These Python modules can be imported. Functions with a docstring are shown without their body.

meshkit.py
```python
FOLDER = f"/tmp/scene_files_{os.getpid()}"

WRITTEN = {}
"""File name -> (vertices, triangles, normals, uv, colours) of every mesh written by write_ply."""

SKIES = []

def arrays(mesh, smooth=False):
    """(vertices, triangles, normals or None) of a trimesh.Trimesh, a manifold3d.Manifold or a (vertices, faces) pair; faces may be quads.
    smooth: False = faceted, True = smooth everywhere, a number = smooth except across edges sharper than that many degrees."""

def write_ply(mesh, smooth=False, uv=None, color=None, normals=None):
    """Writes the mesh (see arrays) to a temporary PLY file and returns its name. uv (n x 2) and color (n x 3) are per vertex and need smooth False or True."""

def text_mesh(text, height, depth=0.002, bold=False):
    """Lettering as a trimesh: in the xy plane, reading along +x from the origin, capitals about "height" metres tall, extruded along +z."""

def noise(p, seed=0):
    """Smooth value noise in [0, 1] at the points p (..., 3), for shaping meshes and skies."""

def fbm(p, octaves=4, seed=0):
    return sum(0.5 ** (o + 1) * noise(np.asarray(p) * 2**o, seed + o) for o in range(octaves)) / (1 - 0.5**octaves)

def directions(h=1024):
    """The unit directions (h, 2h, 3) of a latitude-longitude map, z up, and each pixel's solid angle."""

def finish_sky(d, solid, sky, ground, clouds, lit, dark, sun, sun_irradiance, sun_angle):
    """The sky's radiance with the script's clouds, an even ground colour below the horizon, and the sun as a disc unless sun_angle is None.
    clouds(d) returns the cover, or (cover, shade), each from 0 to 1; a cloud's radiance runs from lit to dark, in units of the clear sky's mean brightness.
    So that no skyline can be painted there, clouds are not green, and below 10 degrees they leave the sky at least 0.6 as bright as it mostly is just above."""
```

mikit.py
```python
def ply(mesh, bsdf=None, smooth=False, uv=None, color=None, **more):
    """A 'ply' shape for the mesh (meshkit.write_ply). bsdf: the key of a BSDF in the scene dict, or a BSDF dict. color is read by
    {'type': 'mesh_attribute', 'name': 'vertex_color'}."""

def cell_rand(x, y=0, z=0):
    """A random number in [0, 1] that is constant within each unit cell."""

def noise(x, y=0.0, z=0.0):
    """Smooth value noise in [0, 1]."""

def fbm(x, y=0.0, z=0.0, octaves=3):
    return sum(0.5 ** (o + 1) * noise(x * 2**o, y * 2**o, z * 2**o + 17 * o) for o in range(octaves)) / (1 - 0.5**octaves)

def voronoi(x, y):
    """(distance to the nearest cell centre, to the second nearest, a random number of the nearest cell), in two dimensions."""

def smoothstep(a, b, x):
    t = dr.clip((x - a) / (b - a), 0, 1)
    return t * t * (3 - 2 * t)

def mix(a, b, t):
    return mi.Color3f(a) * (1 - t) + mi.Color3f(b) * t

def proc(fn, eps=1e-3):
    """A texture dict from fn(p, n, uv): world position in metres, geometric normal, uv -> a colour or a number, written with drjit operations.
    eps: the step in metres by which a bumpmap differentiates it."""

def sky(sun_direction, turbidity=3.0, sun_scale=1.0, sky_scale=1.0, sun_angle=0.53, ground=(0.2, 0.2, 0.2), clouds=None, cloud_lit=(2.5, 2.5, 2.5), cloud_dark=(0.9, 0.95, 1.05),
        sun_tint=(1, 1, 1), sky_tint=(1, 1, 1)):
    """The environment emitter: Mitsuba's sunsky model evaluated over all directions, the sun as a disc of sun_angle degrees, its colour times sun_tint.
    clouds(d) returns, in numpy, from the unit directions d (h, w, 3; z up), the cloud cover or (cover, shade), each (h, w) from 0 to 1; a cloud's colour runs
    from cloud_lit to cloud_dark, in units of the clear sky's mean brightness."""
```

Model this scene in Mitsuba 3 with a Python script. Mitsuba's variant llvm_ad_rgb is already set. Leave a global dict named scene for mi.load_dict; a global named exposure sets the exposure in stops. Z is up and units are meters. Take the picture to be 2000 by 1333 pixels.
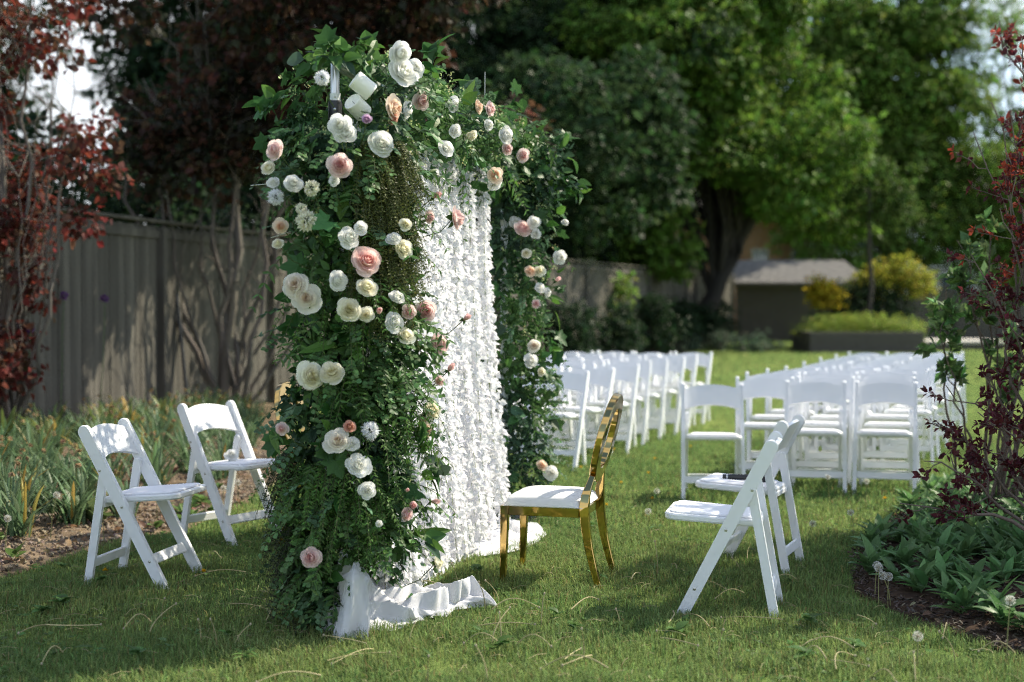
import math, random
import numpy as np
import trimesh
import drjit as dr
import mitsuba as mi
import mikit, meshkit
from mikit import proc, noise, fbm, smoothstep, mix, cell_rand

# ------------------------------------------------------------------ camera, sky, exposure
T4 = mi.ScalarTransform4f
scene, labels = {'type': 'scene'}, {}
PITCH = math.atan(82.5 / 2750.0)
EYE = [0.0, 0.0, 1.4]
scene['camera'] = {'type': 'thinlens', 'fov': 39.97, 'fov_axis': 'x', 'near_clip': 0.1, 'far_clip': 2000.0,
                   'aperture_radius': 0.016, 'focus_distance': 6.6,
                   'to_world': T4().look_at(origin=EYE, target=[0, math.cos(PITCH), 1.4 - math.sin(PITCH)], up=[0, 0, 1])}
SUN = np.array([0.875 * math.cos(math.radians(44)), 0.484 * math.cos(math.radians(44)), math.sin(math.radians(44))])


def clouds(d):
    c = meshkit.fbm(d * np.array([3.0, 3.0, 6.0]) + 4.3, 5, 3)
    return np.clip((c - 0.42) * 4.0, 0, 0.85), np.clip((c - 0.55) * 2.0, 0, 0.5)


scene['sky'] = mikit.sky(SUN.tolist(), turbidity=3.0, sky_scale=1.2, sun_tint=(0.90, 1.0, 1.10), clouds=clouds, ground=(0.08, 0.1, 0.05))
exposure = 2.65

# ------------------------------------------------------------------ helpers
rng = np.random.default_rng(7)
taken = set()


def numbered(key):
    k, i = key, 0
    while k in taken:
        i += 1
        k = '%s_%03d' % (key, i)
    taken.add(k)
    return k


def thing(name, label=None, cat=None, group=None, kind=None):
    k = numbered(name)
    d = {}
    if label: d['label'] = label
    if cat: d['category'] = cat
    if group: d['group'] = group
    if kind: d['kind'] = kind
    labels[k] = d
    return k


def put(key, mesh, bsdf, smooth=False, color=None, **more):
    """one shape; a colour per vertex becomes one plain tint per face, packed into the texture coordinates (see tint_of)"""
    if color is None or bsdf == 'mat_earth':
        scene[key] = mikit.ply(mesh, bsdf, smooth=smooth, color=color, **more)
        return key
    v, f, n = meshkit.arrays(mesh, smooth)
    c = np.asarray(color, float)
    fc = c[f]
    if np.abs(fc - fc[:, :1]).max() > 1e-6:
        v = v[f].reshape(-1, 3); n = None if n is None else n[f].reshape(-1, 3)
        c = np.repeat(fc.mean(1), 3, 0); f = np.arange(len(v)).reshape(-1, 3)
    uv = np.stack([c[:, 0], np.floor(c[:, 1] * 2000) + 0.1 + 0.8 * np.clip(c[:, 2], 0, 1)], -1)
    path = meshkit.write_ply((v, f), False, uv, None, normals=n)
    scene[key] = {'type': 'ply', 'filename': path, 'face_normals': n is None, 'bsdf': {'type': 'ref', 'id': bsdf}, **more}
    return key


def part(parent, name, mesh, bsdf, smooth=False, color=None, label=None, kind=None, **more):
    k = numbered(parent + '__' + name)
    put(k, mesh, bsdf, smooth, color, **more)
    if label or kind:
        labels[k] = {}
        if label: labels[k]['label'] = label
        if kind: labels[k]['kind'] = kind
    return k


def unit(v):
    v = np.asarray(v, float)
    return v / np.maximum(np.linalg.norm(v, axis=-1, keepdims=True), 1e-9)


def sstep(a, b, x):
    t = np.clip((x - a) / (b - a), 0, 1)
    return t * t * (3 - 2 * t)


class MB:
    """collects vertices, triangles and vertex colours of one mesh"""
    def __init__(self):
        self.v, self.f, self.c, self.n = [], [], [], 0

    def add(self, v, f, c=(0.5, 0.5, 0.5)):
        v = np.asarray(v, float); f = np.asarray(f, int)
        if f.shape[1] == 4:
            f = np.vstack([f[:, [0, 1, 2]], f[:, [0, 2, 3]]])
        c = np.asarray(c, float)
        if c.ndim == 1: c = np.tile(c, (len(v), 1))
        self.v.append(v); self.f.append(f + self.n); self.c.append(c); self.n += len(v)
        return self

    def mesh(self):
        return np.vstack(self.v), np.vstack(self.f)

    def cols(self):
        return np.vstack(self.c)


def hull(pts):
    m = trimesh.convex.convex_hull(np.asarray(pts, float))
    return np.array(m.vertices), np.array(m.faces)


def bar(p0, p1, w, t, side=(0, 1, 0), ch=0.004):
    """bevelled bar from p0 to p1, w wide along side, t thick across"""
    p0, p1 = np.asarray(p0, float), np.asarray(p1, float)
    a = unit(p1 - p0); s = np.asarray(side, float); s = unit(s - a * (s @ a)); n = np.cross(a, s)
    pts = []
    for e, o in ((p0, 1), (p1, -1)):
        for x in (-1, 1):
            for y in (-1, 1):
                pts += [e + a * o * ch + s * x * w / 2 + n * y * (t / 2 - ch), e + a * o * ch + s * x * (w / 2 - ch) + n * y * t / 2,
                        e + s * x * (w / 2 - ch) + n * y * (t / 2 - ch)]
    return hull(pts)


def plate(poly, thick, ch, axis):
    """convex outline (n,2) as a bevelled plate; axis(u, v, w) -> points"""
    poly = np.asarray(poly, float); c = poly.mean(0)
    def inset(d):
        r = np.linalg.norm(poly - c, axis=1, keepdims=True)
        return c + (poly - c) * (r - d) / r
    pts = []
    for q, w in ((inset(ch), 0), (poly, ch), (poly, thick - ch), (inset(ch), thick)):
        pts.append(axis(q[:, 0], q[:, 1], np.full(len(q), w)))
    return hull(np.vstack(pts))


def tube(points, radii, sides=6, cap=True):
    p = np.asarray(points, float); m = len(p)
    t = unit(np.gradient(p, axis=0))
    ref = np.array([0, 0, 1.0]) if abs(t[0][2]) < 0.9 else np.array([1.0, 0, 0])
    a = unit(np.cross(t, ref)); b = np.cross(t, a)
    ang = np.arange(sides) * 2 * np.pi / sides
    r = np.broadcast_to(radii, (m,))
    v = p[:, None] + r[:, None, None] * (np.cos(ang)[None, :, None] * a[:, None] + np.sin(ang)[None, :, None] * b[:, None])
    i, j = np.meshgrid(np.arange(m - 1), np.arange(sides), indexing='ij')
    q = np.stack([i * sides + j, i * sides + (j + 1) % sides, (i + 1) * sides + (j + 1) % sides, (i + 1) * sides + j], -1).reshape(-1, 4)
    f = np.vstack([q[:, [0, 1, 2]], q[:, [0, 2, 3]]])
    v = v.reshape(-1, 3)
    if cap:
        v = np.vstack([v, p[0], p[-1]]); n0 = m * sides
        e = [[n0, (k + 1) % sides, k] for k in range(sides)] + [[n0 + 1, (m - 1) * sides + k, (m - 1) * sides + (k + 1) % sides] for k in range(sides)]
        f = np.vstack([f, e])
    return v, f


def lathe(profile, sides=20):
    """(r, z) profile turned round z"""
    pr = np.asarray(profile, float); m = len(pr)
    ang = np.arange(sides) * 2 * np.pi / sides
    v = np.stack([pr[:, None, 0] * np.cos(ang), pr[:, None, 0] * np.sin(ang), np.broadcast_to(pr[:, None, 1], (m, sides))], -1).reshape(-1, 3)
    i, j = np.meshgrid(np.arange(m - 1), np.arange(sides), indexing='ij')
    q = np.stack([i * sides + j, i * sides + (j + 1) % sides, (i + 1) * sides + (j + 1) % sides, (i + 1) * sides + j], -1).reshape(-1, 4)
    return v, np.vstack([q[:, [0, 1, 2]], q[:, [0, 2, 3]]])


def frames(axis, normal):
    """rotation matrices (n,3,3) whose columns are side, axis, normal"""
    a = unit(axis); n = normal - a * (a * normal).sum(-1, keepdims=True); n = unit(n)
    return np.stack([np.cross(a, n), a, n], -1)


def scatter(tmpl, P, R, S, C):
    """copies of a template (v,f) at P, turned by R, scaled by S (n,) or (n,3), coloured by C (n,3)"""
    tv, tf = tmpl
    S = np.asarray(S, float)
    if S.ndim == 1: S = np.repeat(S[:, None], 3, 1)
    v = np.einsum('nij,nkj->nki', R, tv[None] * S[:, None, :]) + P[:, None, :]
    f = tf[None] + (np.arange(len(P)) * len(tv))[:, None, None]
    return v.reshape(-1, 3), f.reshape(-1, 3), np.repeat(C, len(tv), 0)


# leaf templates: base at the origin, along +y, face up +z, length 1
LEAF2 = (np.array([[0, 0, 0], [-0.32, 0.45, 0.10], [0.32, 0.45, 0.10], [0, 1, -0.05]]), np.array([[0, 2, 1], [1, 2, 3]]))
LEAFN = (np.array([[0, 0, 0], [-0.16, 0.45, 0.05], [0.16, 0.45, 0.05], [0, 1, -0.12]]), np.array([[0, 2, 1], [1, 2, 3]]))


def leaf_tmpl(width, rows=6, power=1.0, fold=0.12, droop=0.25, tip=1.0, lobes=0.0):
    t = np.linspace(0, 1, rows)
    w = width * (np.sin(np.pi * t ** power) ** 0.75) * (1 - 0.25 * tip * t)
    w = w * (1 + lobes * np.cos(t * 12.0))
    w[0] = 0.02; w[-1] = 0.004
    z = -droop * t * t
    v = []
    for k in range(rows):
        v += [[-w[k], t[k], z[k] + fold * w[k]], [0, t[k], z[k]], [w[k], t[k], z[k] + fold * w[k]]]
    f = []
    for k in range(rows - 1):
        a = 3 * k
        for o in (0, 1):
            f += [[a + o, a + o + 1, a + o + 4], [a + o, a + o + 4, a + o + 3]]
    return np.array(v), np.array(f)


OVATE = leaf_tmpl(0.34, 6, 0.75, 0.35, 0.22)
LANCE = leaf_tmpl(0.15, 5, 0.85, 0.3, 0.25)
ROUND = leaf_tmpl(0.46, 5, 0.95, 0.15, 0.10, tip=0.2)
STRAP = leaf_tmpl(0.022, 7, 0.55, 0.3, 0.45, tip=0.4)
BROAD = leaf_tmpl(0.19, 6, 0.8, 0.4, 0.30)
LEAF4 = (np.array([[0, 0, 0], [-0.40, 0.42, 0.12], [0.40, 0.42, 0.12], [0, 0.5, -0.02], [-0.22, 0.78, 0.0], [0.24, 0.74, 0.0], [0, 1, -0.12]]), np.array([[0, 3, 1], [0, 2, 3], [1, 3, 4], [3, 6, 4], [3, 2, 5], [3, 5, 6]]))
# five-lobed leaf (ivy, maple)
_a = np.radians([-90, -62, -38, -12, 12, 38, 60, 75, 90, 105, 120, 142, 168, 192, 218, 242])
_r = np.array([0.10, 0.42, 0.30, 0.52, 0.34, 0.55, 0.40, 0.52, 0.66, 0.52, 0.40, 0.55, 0.34, 0.52, 0.30, 0.42])
LOBED = (np.vstack([[[0, 0.36, 0]], np.stack([_r * np.cos(_a), 0.36 + _r * np.sin(_a), 0.10 * np.abs(np.cos(_a)) - 0.10 * np.sin(_a) ** 2], -1)]),
         np.array([[0, k + 1, (k + 1) % 16 + 1] for k in range(16)]))


def rdir(r, n):
    return unit(r.normal(size=(n, 3)))


def tint(r, base, n, dv=0.25, dh=0.10):
    base = np.asarray(base, float)
    k = np.exp(r.normal(0, dv, (n, 1)))
    return np.clip(base * k * np.exp(r.normal(0, dh, (n, 3))), 0.003, 0.9)


# ------------------------------------------------------------------ materials
def tint_of(p, n, uv):
    g = dr.floor(uv.y)
    return mi.Color3f(uv.x, g / 2000.0, (uv.y - g - 0.1) / 0.8)


VC = proc(tint_of)


def rgb(*c):
    return {'type': 'rgb', 'value': list(c)}


def principled(c, rough, **k):
    return {'type': 'twosided', 'bsdf': {'type': 'principled', 'base_color': rgb(*c) if isinstance(c, tuple) else c, 'roughness': rough, **k}}


scene['mat_leaf'] = {'type': 'blendbsdf', 'weight': 0.30,
                     'bsdf_0': {'type': 'principledthin', 'base_color': VC, 'roughness': 0.5, 'diff_trans': 1.1},
                     'bsdf_1': {'type': 'twosided', 'bsdf': {'type': 'principled', 'base_color': VC, 'roughness': 0.42, 'specular': 0.5}}}
scene['mat_grass'] = {'type': 'principledthin', 'base_color': VC, 'roughness': 0.6, 'diff_trans': 0.9}
scene['mat_silk'] = {'type': 'principledthin', 'base_color': VC, 'roughness': 0.7, 'diff_trans': 0.7}
scene['mat_tree_leaf'] = {'type': 'blendbsdf', 'weight': 0.16,
                          'bsdf_0': {'type': 'principledthin', 'base_color': VC, 'roughness': 0.5, 'diff_trans': 1.15},
                          'bsdf_1': {'type': 'twosided', 'bsdf': {'type': 'principled', 'base_color': VC, 'roughness': 0.5, 'specular': 0.5}}}
scene['mat_petal'] = {'type': 'principledthin', 'base_color': VC, 'roughness': 0.7, 'diff_trans': 0.95}
scene['mat_cloth'] = {'type': 'principledthin', 'base_color': rgb(0.70, 0.70, 0.73), 'roughness': 0.8, 'diff_trans': 0.35}
scene['mat_bark'] = principled(VC, 0.9)
scene['mat_earth'] = {'type': 'diffuse', 'reflectance': {'type': 'mesh_attribute', 'name': 'vertex_color'}}
scene['mat_tinted'] = principled(VC, 0.75)
scene['mat_resin'] = principled((0.74, 0.75, 0.765), 0.38, specular=0.45)
scene['mat_pad'] = principled((0.74, 0.74, 0.77), 0.5, specular=0.4)
scene['mat_bolt'] = principled((0.45, 0.44, 0.42), 0.3, metallic=1.0)
scene['mat_gold'] = principled((0.50, 0.345, 0.13), 0.045, metallic=1.0)
scene['mat_cushion'] = principled((0.70, 0.70, 0.70), 0.45, specular=0.4)
scene['mat_black'] = principled((0.02, 0.02, 0.022), 0.35)
scene['mat_rubber'] = principled((0.03, 0.03, 0.032), 0.6)
scene['mat_chrome'] = principled((0.60, 0.60, 0.61), 0.28, metallic=1.0)
scene['mat_wax'] = principled((0.80, 0.79, 0.72), 0.3, specular=0.5)
scene['mat_cane'] = principled((0.55, 0.55, 0.53), 0.5)


def lawn_colour(p, n, uv):
    a = fbm(p.x * 1.3, p.y * 1.3, 2.0)
    b = noise(p.x * 60, p.y * 60, 0.0)
    c = mix((0.105, 0.170, 0.048), (0.17, 0.215, 0.064), a)
    return mix(c, (0.10, 0.085, 0.045), 0.35 * b * b)


scene['mat_lawn'] = {'type': 'diffuse', 'reflectance': proc(lawn_colour)}


def fence_colour(p, n, uv):
    s = p.x * 0.28 + p.y * 0.96
    plank = cell_rand(dr.floor(s / 0.11), 3, 1)
    g = fbm(s * 60, p.z * 1.6, plank * 40)
    c = mix((0.075, 0.071, 0.062), (0.185, 0.174, 0.150), 0.55 * plank + 0.5 * (g - 0.25))
    streak = smoothstep(0.62, 0.8, noise(s * 35, p.z * 0.8, plank * 9))
    return mix(c, (0.06, 0.055, 0.05), 0.55 * streak)


scene['mat_fence'] = {'type': 'diffuse', 'reflectance': proc(fence_colour)}


def brick_colour(p, n, uv):
    s = (p.x + p.y) * 0.75
    row = dr.floor(p.z / 0.075)
    off = 0.5 * (row - 2 * dr.floor(row / 2))
    u = s / 0.215 + off
    fu = u - dr.floor(u); fz = p.z / 0.075 - row
    mortar = dr.maximum(smoothstep(0.93, 0.97, fu), smoothstep(0.84, 0.9, fz))
    c = mix((0.34, 0.16, 0.09), (0.48, 0.26, 0.15), cell_rand(dr.floor(u), row, 2))
    return mix(c, (0.45, 0.42, 0.37), mortar)


scene['mat_brick'] = {'type': 'diffuse', 'reflectance': proc(brick_colour)}
scene['mat_white_frame'] = principled((0.72, 0.74, 0.76), 0.5)
scene['mat_pane'] = principled((0.10, 0.13, 0.16), 0.05, specular=0.9)
# ------------------------------------------------------------------ lie of the land
BED_L = np.array([(4.0, -4.3), (5.0, -3.7), (6.0, -3.05), (7.02, -2.57), (7.5, -2.41), (7.85, -2.30), (8.23, -2.12), (8.46, -2.0), (9.66, -1.80), (10.5, -1.76),
                  (12.0, -1.9), (14.0, -2.2), (17.0, -2.6), (20.0, -2.35), (24.0, -1.2), (30.0, 0.4), (36.0, 2.2), (41, 4.2), (47, 6.3)])
BED_R = np.array([(4.6, 2.75), (5.0, 2.3), (5.42, 1.98), (5.8, 1.83), (6.12, 1.71), (6.65, 1.62), (7.31, 1.76), (7.7, 1.87), (8.17, 2.11), (8.8, 2.38), (9.81, 2.8), (10.52, 3.35), (11.3, 4.4), (11.8, 6.5)])


def edge_l(y): return np.interp(y, BED_L[:, 0], BED_L[:, 1], left=-9, right=-99)


def edge_r(y): return np.interp(y, BED_R[:, 0], BED_R[:, 1], left=99, right=99)


def fence_x(y): return np.interp(y, [2.0, 16.9, 47.5], [-6.79, -3.53, 7.45])


def land(x, y):
    x, y = np.asarray(x, float), np.asarray(y, float)
    p = np.stack([x * 0.9, y * 0.9, 0 * x], -1)
    h = 0.03 * (meshkit.fbm(p, 3, 5) - 0.5)
    h = h + 0.10 * sstep(0.0, 1.6, edge_l(y) - x) * (y < 60)
    h = h + 0.06 * sstep(0.0, 0.9, x - edge_r(y))
    return h


def grid(xs, ys, zf):
    X, Y = np.meshgrid(xs, ys)
    v = np.stack([X, Y, zf(X, Y)], -1).reshape(-1, 3)
    nx, ny = len(xs), len(ys)
    i, j = np.meshgrid(np.arange(ny - 1), np.arange(nx - 1), indexing='ij')
    a = i * nx + j
    f = np.stack([a, a + 1, a + nx + 1, a + nx], -1).reshape(-1, 4)
    return v, np.vstack([f[:, [0, 1, 2]], f[:, [0, 2, 3]]])


xs = np.unique(np.concatenate([np.linspace(-600, -12, 12), np.linspace(-12, 12, 121), np.linspace(12, 45, 23), np.linspace(45, 600, 10)]))
ys = np.unique(np.concatenate([np.linspace(-300, -6, 8), np.linspace(-6, 2, 9), np.linspace(2, 20, 91), np.linspace(20, 60, 41), np.linspace(60, 900, 12)]))
put('lawn', grid(xs, ys, land), 'mat_lawn', smooth=True)
labels['lawn'] = {'kind': 'structure'}
taken.add('lawn')


def bed_sheet(ys, edge, far, n, amp, seed):
    rows = []
    for y in ys:
        e, q = float(edge(y)), float(far(y))
        rows.append(np.stack([e + (q - e) * np.linspace(0, 1, n) ** 1.4, np.full(n, y)], -1))
    V = np.array(rows); e = V[:, :1, 0]
    e = e + 0.12 * (meshkit.fbm(np.stack([V[:, :1, 1] * 3, 0 * e, 0 * e], -1), 3, seed) - 0.5)
    V[:, 0, 0] = e[:, 0]
    X, Y = V[..., 0], V[..., 1]
    t = np.linspace(0, 1, n)[None]
    lump = meshkit.fbm(np.stack([X * 9, Y * 9, 0 * X], -1), 4, seed)
    Z = land(X, Y) + 0.006 + amp * lump * np.minimum(1, t * 14) - 0.03 * (t == 0)
    m = len(ys)
    i, j = np.meshgrid(np.arange(m - 1), np.arange(n - 1), indexing='ij')
    a = i * n + j
    f = np.stack([a, a + 1, a + n + 1, a + n], -1).reshape(-1, 4)
    if X[0, -1] < X[0, 0]: f = f[:, ::-1]
    return np.stack([X, Y, Z], -1).reshape(-1, 3), np.vstack([f[:, [0, 1, 2]], f[:, [0, 2, 3]]])


def earth(v, lo, hi, seed):
    a = 0.55 * meshkit.fbm(v * 7, 3, seed) + 0.45 * meshkit.noise(v * 60, seed)
    return np.asarray(lo) + (np.asarray(hi) - np.asarray(lo)) * np.clip((a - 0.25) * 1.8, 0, 1)[:, None]


sheet = bed_sheet(np.concatenate([np.linspace(4.0, 14, 260), np.linspace(14.1, 46.9, 160)]), edge_l, lambda y: fence_x(y) - 0.3, 90, 0.05, 3)
put('flower_bed_soil', sheet, 'mat_earth', True, earth(sheet[0], (0.085, 0.060, 0.042), (0.25, 0.195, 0.135), 3))
labels['flower_bed_soil'] = {'kind': 'structure'}
sheet = bed_sheet(np.linspace(4.62, 11.7, 220), edge_r, lambda y: 7.5, 90, 0.05, 4)
put('mulched_bed', sheet, 'mat_earth', True, earth(sheet[0], (0.030, 0.022, 0.018), (0.095, 0.066, 0.048), 5))
labels['mulched_bed'] = {'kind': 'structure'}
taken |= {'flower_bed_soil', 'mulched_bed'}

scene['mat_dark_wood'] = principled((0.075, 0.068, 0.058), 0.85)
scene['mat_roof'] = principled((0.115, 0.11, 0.105), 0.9)
scene['mat_siding'] = principled((0.24, 0.23, 0.22), 0.8)
scene['mat_stone_plain'] = principled((0.42, 0.39, 0.34), 0.8)

# ------------------------------------------------------------------ fences, buildings
def seat_z(x, y): return float(land(np.array([x]), np.array([y]))[0])


def board_fence(name, label, pts, height, pitch, bsdf, post_every, individual):
    t = thing(name, label, 'fence')
    r = np.random.default_rng(11)
    planks = [mikit.ply(bar([0, 0, 0], [0, 0, height - 0.14 + dz], w, 0.019, (1, 0, 0), 0.003), bsdf) for dz, w in ((0, pitch - 0.004), (0.004, pitch - 0.006), (-0.004, pitch - 0.005))]
    rest, rails, cap = MB(), MB(), MB()
    made, since = 0, post_every * 0.55
    for (x0, y0), (x1, y1) in zip(pts[:-1], pts[1:]):
        L = math.hypot(x1 - x0, y1 - y0); d = np.array([(x1 - x0) / L, (y1 - y0) / L]); nrm = np.array([d[1], -d[0]])
        if nrm @ (np.array([2.0, 15.0]) - np.array([x0, y0])) < 0 and nrm[1] > 0: nrm = -nrm
        ang = math.degrees(math.atan2(d[1], d[0]))
        z0 = [seat_z(x0, y0), seat_z(x1, y1)]
        for k in range(int(L / pitch)):
            s = (k + 0.5) * pitch
            q = np.array([x0, y0]) + d * s + nrm * (0.02 + r.uniform(-0.004, 0.004))
            zz = np.interp(s, [0, L], z0) + 0.03 + r.uniform(-0.006, 0.004)
            M = T4().translate([q[0], q[1], zz]).rotate([0, 0, 1], ang + r.normal(0, 0.7)).rotate([0, 1, 0], r.normal(0, 0.12))
            if individual and made < 300:
                made += 1
                key = numbered(t + '__plank'); scene[key] = {**planks[k % 3], 'to_world': M}
            else:
                v, f = bar([0, 0, 0], [0, 0, height - 0.14], pitch - 0.006, 0.019, (1, 0, 0), 0.003)
                m = np.array(M.matrix).reshape(4, 4)
                rest.add(v @ m[:3, :3].T + m[:3, 3], f)
            since += pitch
            if since >= post_every:
                since = 0
                b = np.array([x0, y0]) + d * (s + pitch / 2) + nrm * 0.07
                part(t, 'post', bar([b[0], b[1], zz - 0.1], [b[0], b[1], zz + height - 0.16], 0.10, 0.09, (d[0], d[1], 0), 0.006), bsdf)
        for off, zc, w, hh, mb in ((0.045, height - 0.20, 0.035, 0.09, rails), (-0.012, height - 0.20, 0.03, 0.09, rails), (-0.03, 0.4, 0.04, 0.09, rails), (0.02, height - 0.06, 0.15, 0.035, cap)):
            a = np.array([x0, y0]) + nrm * off - d * 0.02; b = np.array([x1, y1]) + nrm * off
            mb.add(*bar([a[0], a[1], z0[0] + zc], [b[0], b[1], z0[1] + zc], w, hh, (nrm[0], nrm[1], 0), 0.004))
    if rest.n: part(t, 'plank', rest.mesh(), bsdf, kind='stuff')
    part(t, 'rail', rails.mesh(), bsdf); part(t, 'cap_rail', cap.mesh(), bsdf)
    return t


board_fence('board_fence', 'tall grey weathered board fence running back along the left side of the garden', [(fence_x(6.0), 6.0), (-3.53, 16.9), (7.4, 47.0)], 2.23, 0.11, 'mat_fence', 2.7, True)
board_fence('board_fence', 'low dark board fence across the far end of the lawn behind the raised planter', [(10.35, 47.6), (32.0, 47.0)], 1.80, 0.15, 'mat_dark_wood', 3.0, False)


def facing(x, y, ang):
    m = np.eye(4); c, s = math.cos(ang), math.sin(ang)
    m[:2, :2] = [[c, -s], [s, c]]; m[:2, 3] = [x, y]
    return m


def tf(m, vf):
    v, f = vf
    return np.asarray(v) @ m[:3, :3].T + m[:3, 3], f


def box(x0, x1, y0, y1, z0, z1, ch=0.006):
    return bar([x0, (y0 + y1) / 2, (z0 + z1) / 2], [x1, (y0 + y1) / 2, (z0 + z1) / 2], abs(y1 - y0), abs(z1 - z0), (0, 1, 0), ch)


# the timber shed in the corner
sh = thing('garden_shed', 'low dark timber shed with a grey pitched roof in the far corner of the garden', 'shed')
wall = MB()
for k in range(19):
    wall.add(*box(7.52 + k * 0.15, 7.52 + k * 0.15 + 0.144, 47.18 + 0.006 * (k % 2), 47.21 + 0.006 * (k % 2), 0.02, 1.86, 0.004))
part(sh, 'wall_board', wall.mesh(), 'mat_dark_wood', kind='stuff')
part(sh, 'corner_post', box(10.30, 10.44, 47.08, 47.24, 0, 1.86), 'mat_dark_wood')
part(sh, 'side_wall', box(10.28, 10.33, 47.25, 50.2, 0, 1.84), 'mat_dark_wood')
rv = np.array([[7.3, 46.75, 1.86], [11.9, 46.75, 1.86], [11.5, 48.9, 2.64], [7.8, 48.9, 2.64], [11.9, 50.6, 1.86], [7.3, 50.6, 1.86]])
rv2 = rv + [0, 0, 0.07]
part(sh, 'roof', hull(np.vstack([rv, rv2])), 'mat_roof')
sl = MB()
for k in range(9):
    t0, t1 = k / 9, (k + 1.08) / 9
    y0, y1 = 46.74 + 2.16 * t0, 46.74 + 2.16 * t1
    z0, z1 = 1.945 + 0.78 * t0, 1.945 + 0.78 * t1
    n_ = 15 - k // 3
    for j in range(n_):
        xa, xb = 7.3 + 0.5 * t0 + (4.6 - 0.9 * t0) * j / n_, 7.3 + 0.5 * t0 + (4.6 - 0.9 * t0) * (j + 0.97) / n_
        sl.add(*bar([xa, (y0 + y1) / 2, (z0 + z1) / 2 + 0.004 * (j % 2)], [xb, (y0 + y1) / 2, (z0 + z1) / 2 + 0.004 * (j % 2)], math.hypot(y1 - y0, z1 - z0), 0.012, (0, y1 - y0, z1 - z0), 0.003))
part(sh, 'shingle', sl.mesh(), 'mat_roof', kind='stuff')
part(sh, 'gutter', tube([[7.25, 46.66, 1.90], [9.6, 46.66, 1.89], [11.95, 46.66, 1.88]], 0.05, 10), 'mat_dark_wood', 30)
part(sh, 'fascia', box(7.3, 11.9, 46.72, 46.748, 1.78, 1.93), 'mat_dark_wood')


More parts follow.
